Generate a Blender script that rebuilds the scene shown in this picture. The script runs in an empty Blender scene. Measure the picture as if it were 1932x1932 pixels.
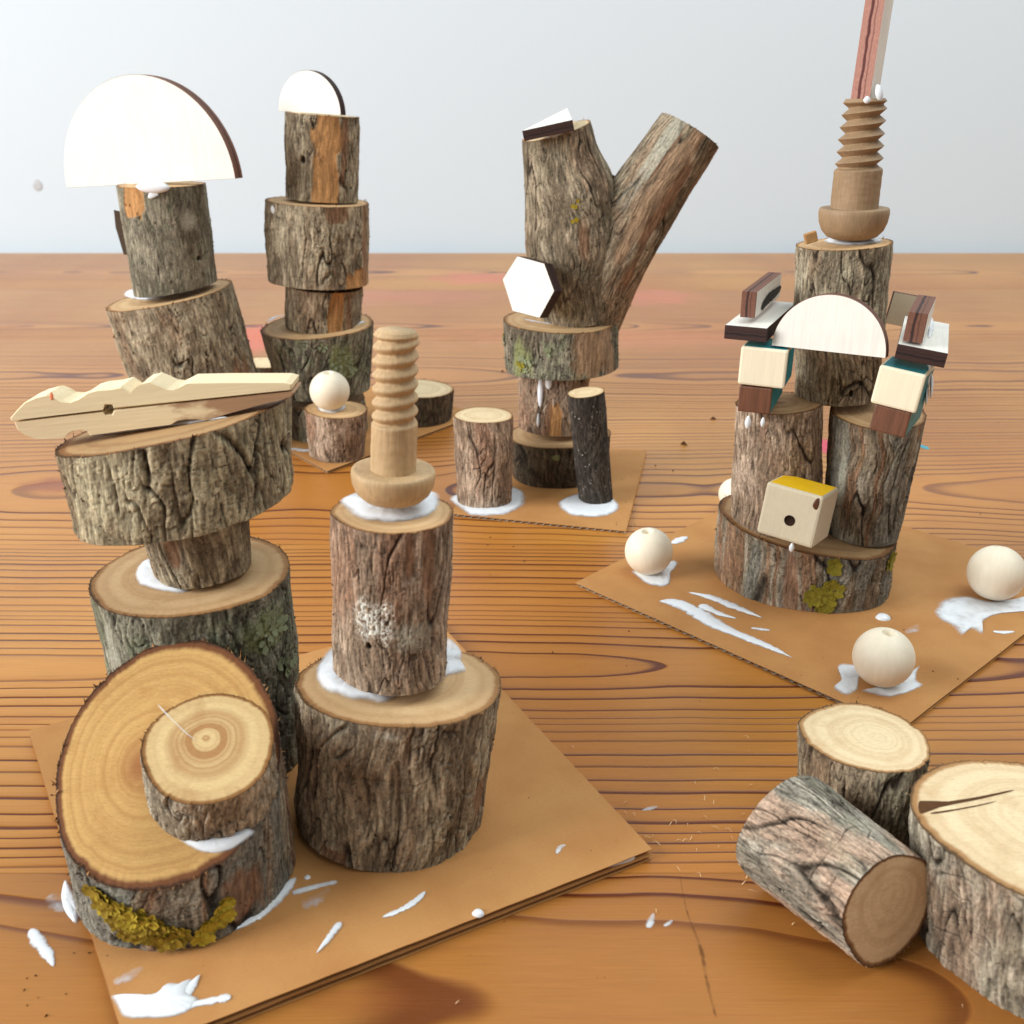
import bpy, math, random
import numpy as np
from mathutils import Vector, Matrix

# ------------------------------------------------------------------ camera, world, light, exposure
SC = bpy.context.scene
COL = SC.collection
F, CC, PIT, H = 1932.0, 966.0, math.radians(22.0), 0.18
cam_d = bpy.data.cameras.new('camera'); cam = bpy.data.objects.new('camera', cam_d); COL.objects.link(cam)
cam.location = (0, 0, H); cam.rotation_euler = (math.radians(90) - PIT, 0, 0)
cam_d.sensor_width = 36; cam_d.lens = 36.0; cam_d.clip_start = 0.01; cam_d.clip_end = 50
cam_d.dof.use_dof = True; cam_d.dof.focus_distance = 0.32; cam_d.dof.aperture_fstop = 30
SC.camera = cam
wld = bpy.data.worlds.new('World'); SC.world = wld; wld.use_nodes = True
bg = wld.node_tree.nodes['Background']; bg.inputs[0].default_value = (0.93, 0.985, 0.98, 1); bg.inputs[1].default_value = 0.40
SC.view_settings.view_transform = 'Standard'; SC.view_settings.look = 'None'
SC.view_settings.exposure = 0.03; SC.view_settings.gamma = 1.0

def area(name, loc, tgt, sx, sy, power, col):
    l = bpy.data.lights.new(name, 'AREA'); l.shape = 'RECTANGLE'; l.size = sx; l.size_y = sy
    l.energy = power; l.color = col
    o = bpy.data.objects.new(name, l); COL.objects.link(o); o.location = loc
    o.rotation_euler = (Vector(tgt) - Vector(loc)).to_track_quat('-Z', 'Y').to_euler()
    return o
area('window_light', (-1.80, -0.30, 0.86), (0.05, 0.42, 0.06), 1.15, 1.1, 60, (0.975, 1.0, 0.99))
area('wall_fill_light', (0.95, 0.50, 1.95), (0.65, 1.3, 0.45), 1.9, 1.4, 29, (0.93, 1.0, 0.99))  # unseen fill lamp, added to brighten the wall and even it out

# ------------------------------------------------------------------ picture point -> place
CAMP = Vector((0, 0, H)); CP, SP = math.cos(PIT), math.sin(PIT); FWD = Vector((0, CP, -SP))
def ray(u, v):
    x = (u - CC) / F; y = (CC - v) / F
    return Vector((x, CP + y * SP, -SP + y * CP))
def gnd(u, v, z=0.0):
    d = ray(u, v); return CAMP + d * ((z - H) / d.z)
def at(u, v, Y):
    d = ray(u, v); return CAMP + d * (Y / d.y)
def onplane(u, v, P, n):
    d = ray(u, v); return CAMP + d * ((P - CAMP).dot(n) / d.dot(n))
def m_px(w, p): return w * (p - CAMP).dot(FWD) / F
UP = Vector((0, 0, 1))

# ------------------------------------------------------------------ numpy noise
class Noise:
    def __init__(s, seed):
        r = np.random.RandomState(seed)
        s.p = np.concatenate([r.permutation(256)] * 3).astype(np.int32)
        g = r.normal(size=(256, 3)).astype(np.float32); s.g = g / np.linalg.norm(g, axis=1)[:, None]
    def __call__(s, P, f=(1, 1, 1)):
        q = P.astype(np.float32) * np.array(f, np.float32)
        i0 = np.floor(q).astype(np.int32); f0 = q - i0; i0 &= 255
        t = f0 * f0 * f0 * (f0 * (f0 * 6 - 15) + 10)
        res = np.zeros(len(q), np.float32)
        for dx in (0, 1):
            wx = t[:, 0] if dx else 1 - t[:, 0]
            ax = s.p[i0[:, 0] + dx]
            for dy in (0, 1):
                wy = wx * (t[:, 1] if dy else 1 - t[:, 1])
                ay = s.p[ax + i0[:, 1] + dy]
                for dz in (0, 1):
                    w = wy * (t[:, 2] if dz else 1 - t[:, 2])
                    g = s.g[s.p[ay + i0[:, 2] + dz]]
                    res += w * (g[:, 0] * (f0[:, 0] - dx) + g[:, 1] * (f0[:, 1] - dy) + g[:, 2] * (f0[:, 2] - dz))
        return res * 1.5
def sstep(a, b, x):
    t = np.clip((x - a) / (b - a), 0, 1); return t * t * (3 - 2 * t)
def mix(a, b, t): return a + (b - a) * t
def srgb(r, g, b):
    return tuple((c / 255 / 12.92) if c / 255 < .04045 else ((c / 255 + .055) / 1.055) ** 2.4 for c in (r, g, b))

# ------------------------------------------------------------------ object helpers
WM = {}
def link(o, parent, M):
    COL.objects.link(o); WM[o.name] = M
    if parent is not None:
        o.parent = parent; o.matrix_parent_inverse = Matrix.Identity(4)
        o.matrix_basis = WM[parent.name].inverted() @ M
    else: o.matrix_basis = M
    return o
def tag(o, label=None, cat=None, group=None, kind=None):
    if label: o['label'] = label
    if cat: o['category'] = cat
    if group: o['group'] = group
    if kind: o['kind'] = kind
    return o
def thing(name, loc, label, cat, group=None):
    o = bpy.data.objects.new(name, None); o.empty_display_size = .02
    link(o, None, Matrix.Translation(loc)); return tag(o, label, cat, group)
def np_mesh(name, V, Fq, mats, smooth=True, attrs=None, midx=None):
    """V (n,3); Fq list of index arrays (each (k,3) or (k,4))"""
    me = bpy.data.meshes.new(name)
    V = np.asarray(V, np.float32)
    if not isinstance(Fq, list): Fq = [Fq]
    loops = np.concatenate([np.asarray(f, np.int32).ravel() for f in Fq])
    sizes = np.concatenate([np.full(len(f), np.asarray(f).shape[1], np.int32) for f in Fq])
    me.vertices.add(len(V)); me.vertices.foreach_set('co', V.ravel())
    me.loops.add(len(loops)); me.loops.foreach_set('vertex_index', loops)
    me.polygons.add(len(sizes))
    st = np.zeros(len(sizes), np.int32); st[1:] = np.cumsum(sizes)[:-1]
    me.polygons.foreach_set('loop_start', st); me.polygons.foreach_set('loop_total', sizes)
    if midx is not None: me.polygons.foreach_set('material_index', np.asarray(midx, np.int32))
    me.polygons.foreach_set('use_smooth', np.full(len(sizes), smooth, bool))
    for m in (mats if isinstance(mats, (list, tuple)) else [mats]): me.materials.append(m)
    for k, a in (attrs or {}).items():
        a = np.asarray(a, np.float32)
        if a.ndim == 2:
            at_ = me.attributes.new(k, 'FLOAT_COLOR', 'POINT')
            if a.shape[1] == 3: a = np.concatenate([a, np.ones((len(a), 1), np.float32)], 1)
            at_.data.foreach_set('color', a.ravel())
        else:
            at_ = me.attributes.new(k, 'FLOAT', 'POINT'); at_.data.foreach_set('value', a)
    me.update(calc_edges=True); me.validate()
    return me
def frame(o, x, y, z):
    M = Matrix.Identity(4)
    for i, a in enumerate((x, y, z)): M[0][i], M[1][i], M[2][i] = a
    M[0][3], M[1][3], M[2][3] = o
    return M

# ------------------------------------------------------------------ materials
class NT:
    def __init__(s, name, rough=.6, spec=.4):
        s.m = bpy.data.materials.new(name); s.m.use_nodes = True; s.t = s.m.node_tree
        s.b = s.t.nodes['Principled BSDF']; s.b.inputs['Roughness'].default_value = rough
        s.b.inputs['Specular IOR Level'].default_value = spec
    def n(s, typ, **kw):
        x = s.t.nodes.new(typ)
        for k, v in kw.items(): setattr(x, k, v)
        return x
    def l(s, a, b): s.t.links.new(a, b)
    def val(s, sock, v):
        if hasattr(v, 'node'): s.l(v, sock)
        else:
            try: sock.default_value = v
            except Exception: sock.default_value = (*v, 1)
    def math(s, op, a, b=0.0, c=0.0, clamp=False):
        x = s.n('ShaderNodeMath', operation=op); x.use_clamp = clamp
        s.val(x.inputs[0], a); s.val(x.inputs[1], b); s.val(x.inputs[2], c); return x.outputs[0]
    def mixc(s, f, a, b, blend='MIX'):
        x = s.n('ShaderNodeMix', data_type='RGBA', blend_type=blend)
        s.val(x.inputs[0], f); s.val(x.inputs[6], a); s.val(x.inputs[7], b); return x.outputs[2]
    def noise(s, vec, scale, detail=3, rough=.55, dist=0.0):
        x = s.n('ShaderNodeTexNoise'); s.l(vec, x.inputs['Vector']); x.inputs['Scale'].default_value = scale
        x.inputs['Detail'].default_value = detail; x.inputs['Roughness'].default_value = rough
        x.inputs['Distortion'].default_value = dist; return x.outputs['Fac']
    def sst(s, v, a, b):
        x = s.n('ShaderNodeMapRange', interpolation_type='SMOOTHSTEP'); s.val(x.inputs[0], v)
        x.inputs[1].default_value = a; x.inputs[2].default_value = b; return x.outputs[0]
    def scaled(s, vec, sc):
        x = s.n('ShaderNodeVectorMath', operation='MULTIPLY'); s.l(vec, x.inputs[0]); x.inputs[1].default_value = sc
        return x.outputs[0]
    def obj(s): return s.n('ShaderNodeTexCoord').outputs['Object']
    def attr(s, name, obj=False):
        x = s.n('ShaderNodeAttribute'); x.attribute_name = name
        if obj: x.attribute_type = 'OBJECT'
        return x
    def bump(s, h, strength, dist):
        x = s.n('ShaderNodeBump'); s.l(h, x.inputs['Height']); x.inputs['Strength'].default_value = strength
        x.inputs['Distance'].default_value = dist; s.l(x.outputs[0], s.b.inputs['Normal'])
    def base(s, c): s.val(s.b.inputs['Base Color'], c)

def mat_bark():
    k = NT('bark', .9, .25); o = k.obj()
    c = k.attr('col').outputs['Color']
    f = k.noise(k.scaled(o, (1300, 1300, 130)), 1, 5, .7)
    g = k.noise(k.scaled(o, (1200, 1200, 800)), 1, 5, .75)
    m = k.math('MULTIPLY', k.math('MAXIMUM', k.math('MULTIPLY_ADD', f, 1.5, .25), .3), k.math('MAXIMUM', k.math('MULTIPLY_ADD', g, 1.3, .35), .35))
    k.base(k.mixc(1.0, c, m, 'MULTIPLY'))
    k.bump(k.math('ADD', f, k.math('MULTIPLY', g, .8)), 1.0, .0007); return k.m
def mat_cut(name, light, dark, rim, ringn=9, rings=.55, saw=.4, heart=None, inner=False):
    k = NT(name, .75, .3); o = k.obj(); rr = k.attr('rr').outputs['Fac']
    w = k.noise(o, 70, 3); w2 = k.noise(k.scaled(o, (1, 1, 1)), 420, 3)
    r = k.math('ADD', rr, k.math('MULTIPLY_ADD', w, .10, -.05))
    r = k.math('ADD', r, k.math('MULTIPLY_ADD', w2, .016, -.008))
    cv = k.n('ShaderNodeCombineXYZ'); k.l(r, cv.inputs[0]); cv.inputs[1].default_value = 3.3
    n1 = k.noise(cv.outputs[0], ringn, 2, .5); n2 = k.noise(cv.outputs[0], ringn * 4.2, 2, .6)
    ring = k.math('ADD', k.sst(n1, .38, .66), k.math('MULTIPLY', k.math('SUBTRACT', n2, .5), 1.0))
    ring = k.math('MULTIPLY', ring, rings, clamp=True)
    if inner: ring = k.math('MULTIPLY', ring, k.math('MULTIPLY_ADD', k.sst(r, .85, .3), .8, .2))
    c = k.mixc(ring, light, dark)
    sm = k.noise(k.scaled(o, (260, 3600, 1)), 1, 3, .6)
    sf = k.noise(k.scaled(o, (900, 2600, 1)), 1, 4, .7)
    c = k.mixc(k.math('MULTIPLY', k.sst(sm, .45, .75), saw), c, tuple(x * .62 for x in light))
    blot = k.noise(o, 110, 4, .6)
    c = k.mixc(k.math('MULTIPLY', k.sst(blot, .5, .72), .4), c, dark)
    if heart: c = k.mixc(k.math('MULTIPLY', k.sst(r, heart[1], .02), .75), c, heart[0])
    c = k.mixc(k.sst(r, .91, .955), c, rim)
    c = k.mixc(k.sst(r, .965, .995), c, tuple(x * .30 for x in rim))
    c = k.mixc(1.0, c, k.math('MULTIPLY_ADD', sf, .5, .75), 'MULTIPLY')
    k.base(c); k.bump(k.math('ADD', sm, k.math('MULTIPLY', sf, .7)), .5, .00035); return k.m
def mat_plain(name, col, rough=.6, spec=.4, grain=None, amt=.25, bumpd=.0002, sc2=None):
    k = NT(name, rough, spec); o = k.obj()
    g = k.noise(k.scaled(o, grain or (400, 400, 400)), 1, 4, .65)
    h = k.noise(k.scaled(o, sc2 or (90, 90, 90)), 1, 3, .5)
    m = k.math('MULTIPLY', k.math('MULTIPLY_ADD', g, amt * 2, 1 - amt), k.math('MULTIPLY_ADD', h, amt, 1 - amt / 2))
    k.base(k.mixc(1.0, (*col, 1), m, 'MULTIPLY')); k.bump(g, .5, bumpd); return k.m
def mat_ply_edge(name, c1, c2, layers=(.2, .42, .58, .8), thick=.003, bright=1.0):
    """laser-cut plywood edge: plies stacked along local z"""
    k = NT(name, .7, .35); o = k.obj()
    sp = k.n('ShaderNodeSeparateXYZ'); k.l(o, sp.inputs[0])
    z = k.math('DIVIDE', sp.outputs[2], k.attr('thickness', True).outputs['Fac'])
    z = k.math('ADD', z, k.math('MULTIPLY_ADD', k.noise(o, 260, 2), .16, -.08))
    a = k.math('MULTIPLY', k.sst(z, .30, .38), k.sst(z, .52, .46))
    b = k.math('MULTIPLY', k.sst(z, .60, .66), k.sst(z, .72, .67))
    g = k.noise(k.scaled(o, (700, 700, 2500)), 1, 4, .7)
    c = k.mixc(k.math('MAXIMUM', a, k.math('MULTIPLY', b, .6)), c1, c2)
    k.base(k.mixc(1.0, c, k.math('MULTIPLY_ADD', g, 1.1, .45), 'MULTIPLY')); k.bump(g, .5, .0003); return k.m
def mat_glue(name='white_glue'):
    k = NT(name, .16, .5); o = k.obj(); th = k.attr('thk').outputs['Fac']
    k.b.inputs['Subsurface Weight'].default_value = .25; k.b.inputs['Subsurface Radius'].default_value = (.003, .003, .004)
    k.b.inputs['Subsurface Scale'].default_value = .4
    k.base((.80, .82, .86, 1))
    n = k.noise(o, 150, 2)
    n2 = k.noise(o, 900, 3)
    k.l(k.sst(k.math('ADD', th, k.math('ADD', k.math('MULTIPLY_ADD', n, .9, -.45), k.math('MULTIPLY_ADD', n2, .16, -.08))), .0, .80), k.b.inputs['Alpha'])
    k.bump(k.noise(o, 350, 2), .10, .0005); return k.m
def mat_card():
    k = NT('kraft_cardboard', .8, .25); o = k.obj()
    a = k.noise(o, 45, 3); b = k.noise(k.scaled(o, (900, 2600, 900)), 1, 4, .7); c3 = k.noise(o, 900, 2)
    c = k.mixc(k.sst(a, .3, .7), srgb(178, 124, 72), srgb(188, 136, 82))
    c = k.mixc(1.0, c, k.math('MULTIPLY_ADD', b, .3, .85), 'MULTIPLY')
    c = k.mixc(k.math('MULTIPLY', k.sst(c3, .66, .78), .35), c, srgb(110, 75, 45))
    k.base(c); k.bump(b, .25, .0002); return k.m
def mat_table():
    k = NT('pine_tabletop', .32, .32); o = k.obj()
    geo = k.n('ShaderNodeNewGeometry').outputs['Position']
    sp = k.n('ShaderNodeSeparateXYZ'); k.l(geo, sp.inputs[0]); X, Y = sp.outputs[0], sp.outputs[1]
    y0 = k.attr('heart_y', True).outputs['Fac']; z0 = k.attr('heart_z', True).outputs['Fac']
    sl = k.attr('heart_slope', True).outputs['Fac']; sd = k.attr('grain_seed', True).outputs['Fac']
    cb = k.n('ShaderNodeCombineXYZ'); k.l(X, cb.inputs[0]); k.l(k.math('MULTIPLY', Y, .35), cb.inputs[1]); k.l(sd, cb.inputs[2])
    wv = k.noise(cb.outputs[0], 3.2, 3, .5); wv2 = k.noise(cb.outputs[0], 11, 2, .5); wv3 = k.noise(cb.outputs[0], 40, 2, .5)
    dy = k.math('ADD', k.math('SUBTRACT', Y, y0), k.math('MULTIPLY_ADD', wv2, .006, -.003))
    zz = k.math('ADD', k.math('MULTIPLY_ADD', X, sl, z0), k.math('MULTIPLY_ADD', wv, .045, -.0225))
    r = k.math('SQRT', k.math('ADD', k.math('MULTIPLY', dy, dy), k.math('MULTIPLY', zz, zz)))
    r = k.math('ADD', r, k.math('MULTIPLY_ADD', wv3, .0008, -.0004))
    r1 = k.n('ShaderNodeCombineXYZ'); k.l(r, r1.inputs[0]); k.l(sd, r1.inputs[1])
    ph = k.math('ADD', k.math('MULTIPLY', r, 205), k.math('MULTIPLY', k.noise(r1.outputs[0], 55, 2, .5), 3.4))
    fr = k.math('FRACT', ph); ri = k.math('FLOOR', ph)
    wn = k.n('ShaderNodeTexWhiteNoise', noise_dimensions='2D')
    rv = k.n('ShaderNodeCombineXYZ'); k.l(ri, rv.inputs[0]); k.l(sd, rv.inputs[1]); k.l(rv.outputs[0], wn.inputs['Vector'])
    late = k.math('MULTIPLY', k.math('ADD', k.math('MULTIPLY', k.sst(fr, .35, .95), .22), k.math('MULTIPLY', k.sst(fr, .76, .92), .95)), k.sst(fr, 1.0, .955))
    amp = k.math('MULTIPLY_ADD', wn.outputs['Value'], .62, .44)
    late = k.math('MULTIPLY', late, amp)
    lo = k.noise(cb.outputs[0], 6, 3); fib = k.noise(k.scaled(geo, (60, 1900, 1)), 1, 4, .65); fl = k.noise(k.scaled(geo, (22, 420, 1)), 1, 3, .6)
    c = k.mixc(k.sst(lo, .3, .7), srgb(197, 137, 62), srgb(180, 114, 47))
    c = k.mixc(k.math('MULTIPLY', k.sst(fl, .5, .75), .35), c, srgb(165, 92, 40))
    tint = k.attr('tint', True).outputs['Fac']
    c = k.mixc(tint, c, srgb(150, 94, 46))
    c = k.mixc(k.math('MULTIPLY', late, 1.1, clamp=True), c, srgb(96, 42, 16))
    c = k.mixc(1.0, c, k.math('MULTIPLY_ADD', fib, .36, .82), 'MULTIPLY')
    # dry paint and ink stains soaked into the boards
    def stain(c, x, y, rx, ry, col, amt, ns=40):
        n = k.math('MULTIPLY_ADD', k.noise(geo, ns, 4, .6), 1.6, -.8)
        a = k.math('DIVIDE', k.math('SUBTRACT', X, x), rx); b = k.math('DIVIDE', k.math('SUBTRACT', Y, y), ry)
        d = k.math('ADD', k.math('SQRT', k.math('ADD', k.math('MULTIPLY', a, a), k.math('MULTIPLY', b, b))), n)
        return k.mixc(k.math('MULTIPLY', k.sst(d, 1.1, .35), amt), c, col)
    for (u, v, rx, ry, col, amt) in STAINS:
        p = gnd(u, v); c = stain(c, p.x, p.y, rx, ry, (*col, 1), amt)
    k.base(c)
    k.l(k.math('MULTIPLY_ADD', fl, .14, .24), k.b.inputs['Roughness'])
    k.bump(k.math('ADD', k.math('MULTIPLY', late, -1.0), k.math('MULTIPLY', fib, .35)), .45, .0008); return k.m
STAINS = [(900, 525, .055, .05, srgb(214, 100, 90), .5), (1235, 560, .05, .06, srgb(214, 110, 84), .5), (480, 640, .035, .07, srgb(222, 100, 76), .7),
          (760, 560, .12, .05, srgb(200, 112, 84), .4), (120, 915, .028, .012, srgb(138, 66, 34), .7), (1560, 842, .012, .02, srgb(225, 60, 96), .9),
          (1180, 640, .16, .05, srgb(206, 120, 84), .35), (860, 1090, .02, .006, srgb(150, 84, 40), .3), (680, 1890, .02, .004, srgb(140, 74, 40), .25)]
def mat_wall():
    k = NT('painted_wall', .85, .2); g = k.n('ShaderNodeNewGeometry').outputs['Position']
    n = k.noise(g, 500, 3); k.base(k.mixc(k.noise(g, 2.0, 2), srgb(208, 218, 228), srgb(210, 220, 228)))
    k.bump(n, .15, .0006); return k.m
M_BARK = mat_bark()
M_CUT = mat_cut('cut_wood', srgb(218, 182, 136), srgb(178, 132, 86), srgb(158, 114, 70), rings=.45, heart=(srgb(150, 98, 60), .3))
M_CUT_PALE = mat_cut('fresh_cut_wood', srgb(234, 210, 170), srgb(198, 160, 116), srgb(170, 126, 80), ringn=9, rings=.38, saw=.4)
M_CUT_YELLOW = mat_cut('yellow_cut_wood', srgb(204, 160, 98), srgb(168, 118, 62), srgb(112, 66, 34), ringn=17, rings=.46, saw=.35, heart=(srgb(140, 76, 38), .34))
M_CUT_GOLD = mat_cut('golden_cut_wood', srgb(224, 192, 138), srgb(170, 116, 66), srgb(146, 100, 54), ringn=8, rings=.85, inner=True, saw=.25)
M_CUT_DULL = mat_cut('dull_cut_wood', srgb(176, 140, 98), srgb(128, 90, 56), srgb(132, 90, 52), ringn=6, rings=.45, saw=.5, heart=(srgb(120, 84, 54), .25))
M_CUT_TAN = mat_cut('tan_cut_wood', srgb(224, 190, 148), srgb(180, 138, 96), srgb(134, 94, 58), ringn=7, rings=.35, saw=.45)
M_PEG = mat_plain('turned_beech', srgb(188, 156, 116), .6, .35, (1300, 1300, 90), .42, .0002, (160, 160, 50))
M_PEG_DARK = mat_plain('darker_turned_beech', srgb(152, 124, 94), .6, .35, (1300, 1300, 110), .38, .0002, (160, 160, 50))
M_BEAD = mat_plain('pale_bead_wood', srgb(240, 227, 204), .5, .4, (700, 700, 60), .10, .0001, (260, 260, 12))
M_PIN = mat_plain('clothespin_wood', srgb(234, 213, 174), .6, .35, (60, 1500, 1500), .16, .0002, (20, 300, 300))
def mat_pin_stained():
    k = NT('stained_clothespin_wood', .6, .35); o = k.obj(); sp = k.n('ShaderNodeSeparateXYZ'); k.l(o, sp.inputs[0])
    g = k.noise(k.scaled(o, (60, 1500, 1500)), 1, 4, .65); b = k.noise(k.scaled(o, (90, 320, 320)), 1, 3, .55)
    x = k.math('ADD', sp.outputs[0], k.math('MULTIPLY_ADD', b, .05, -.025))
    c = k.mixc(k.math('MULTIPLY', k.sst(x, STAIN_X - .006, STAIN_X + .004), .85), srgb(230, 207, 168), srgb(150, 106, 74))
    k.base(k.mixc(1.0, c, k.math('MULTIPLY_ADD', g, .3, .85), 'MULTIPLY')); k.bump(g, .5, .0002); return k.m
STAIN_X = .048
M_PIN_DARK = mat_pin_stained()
M_PLY = mat_plain('plywood_face', srgb(234, 229, 220), .6, .35, (1400, 60, 60), .16, .0001)
M_PLY_EDGE = mat_ply_edge('plywood_edge', srgb(118, 78, 62), srgb(56, 36, 34))
M_PLY_PINK = mat_ply_edge('pinkish_plywood_edge', srgb(172, 122, 108), srgb(88, 42, 40))
M_PLY_BURNT = mat_ply_edge('burnt_plywood_edge', srgb(58, 36, 32), srgb(34, 20, 20))
M_CUBE = mat_plain('pale_cube_wood', srgb(236, 223, 196), .6, .35, (900, 900, 60), .10, .0001)
M_CUBE_GREY = mat_plain('greyish_cube_wood', srgb(204, 190, 164), .7, .3, (900, 300, 300), .12, .0002)
M_YELLOW = mat_plain('yellow_paint', srgb(248, 196, 12), .55, .4, None, .10)
M_TEAL = mat_plain('teal_paint', srgb(10, 124, 134), .5, .4, None, .18)
M_BROWNBLK = mat_plain('brown_hardwood', srgb(108, 68, 48), .45, .5, (1100, 1100, 90), .65, .0002, (420, 420, 15))
M_DARK = mat_plain('dark_recess', srgb(46, 32, 24), .9, .1)
M_BLACKINK = mat_plain('black_ink', srgb(40, 40, 38), .7, .3)
M_GLUE = mat_glue()
M_CARD = mat_card()
M_FLUTE = mat_plain('card_flute', srgb(206, 190, 170), .9, .2, (600, 600, 600), .25)
M_LICH_Y = mat_plain('yellow_lichen', srgb(176, 152, 50), .85, .2, (500, 500, 500), .45)
M_LICH_O = mat_plain('ochre_lichen', srgb(142, 116, 38), .85, .2, (500, 500, 500), .45)
M_LICH_G = mat_plain('olive_lichen', srgb(136, 126, 44), .85, .2, (500, 500, 500), .4)
M_LICH_P = mat_plain('grey_green_lichen', srgb(136, 142, 112), .9, .2, (700, 700, 700), .4)
M_CUT_SPL = mat_plain('torn_wood', srgb(176, 132, 84), .85, .2, (700, 700, 700), .5)
M_SHAVE = mat_plain('pale_shaving', srgb(232, 196, 150), .7, .3)
M_CHIP = mat_plain('bark_chip', srgb(92, 78, 66), .9, .2, (900, 900, 90), .6, .0004)
M_CRUMB = mat_plain('bark_crumb', srgb(84, 54, 34), .9, .2)

# ------------------------------------------------------------------ bark
ST = dict(
    rough=dict(d1=1.5, d2=.7, f=1.15, light=(166, 152, 132), mid=(124, 109, 92), red=(138, 104, 80), redamt=.35, dark=(42, 32, 25), green=.1),
    coarse=dict(d1=1.5, d2=.9, f=1.0, light=(174, 160, 134), mid=(134, 118, 96), red=(128, 98, 74), redamt=.3, dark=(44, 33, 24), green=.12),
    reddish=dict(d1=.9, d2=.55, f=1.5, light=(172, 150, 134), mid=(132, 110, 94), red=(146, 106, 84), redamt=.6, dark=(48, 34, 27), green=.05),
    strips=dict(d1=1.2, d2=.5, f=.95, light=(150, 138, 124), mid=(114, 100, 86), red=(136, 98, 74), redamt=.3, dark=(38, 28, 22), green=.1, stripe=True),
    mossy=dict(d1=1.1, d2=.7, f=1.4, light=(138, 134, 120), mid=(92, 88, 78), red=(108, 82, 66), redamt=.3, dark=(34, 30, 25), green=.5),
    dark=dict(d1=.9, d2=.5, f=1.4, light=(98, 84, 68), mid=(70, 58, 47), red=(92, 62, 44), redamt=.4, dark=(30, 24, 19), green=.1),
    smooth=dict(d1=.15, d2=.25, f=1.6, light=(138, 131, 118), mid=(104, 98, 86), red=(112, 92, 74), redamt=.25, dark=(52, 45, 38), green=.25),
    twig=dict(d1=.06, d2=.12, f=3.0, light=(78, 72, 68), mid=(50, 45, 42), red=(60, 48, 42), redamt=.3, dark=(28, 25, 23), green=.0),
    plated=dict(d1=1.0, d2=.9, f=1.3, light=(170, 160, 146), mid=(132, 120, 106), red=(150, 112, 92), redamt=.35, dark=(46, 37, 30), green=.1, cross=.8),
    peely=dict(d1=.8, d2=.7, f=1.1, light=(172, 164, 154), mid=(134, 126, 116), red=(178, 142, 122), redamt=.7, dark=(50, 41, 34), green=.2, cross=.5),
    branch=dict(d1=.7, d2=.5, f=1.25, light=(152, 136, 118), mid=(112, 98, 82), red=(140, 108, 86), redamt=.5, dark=(40, 31, 24), green=.15),
)
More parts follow.
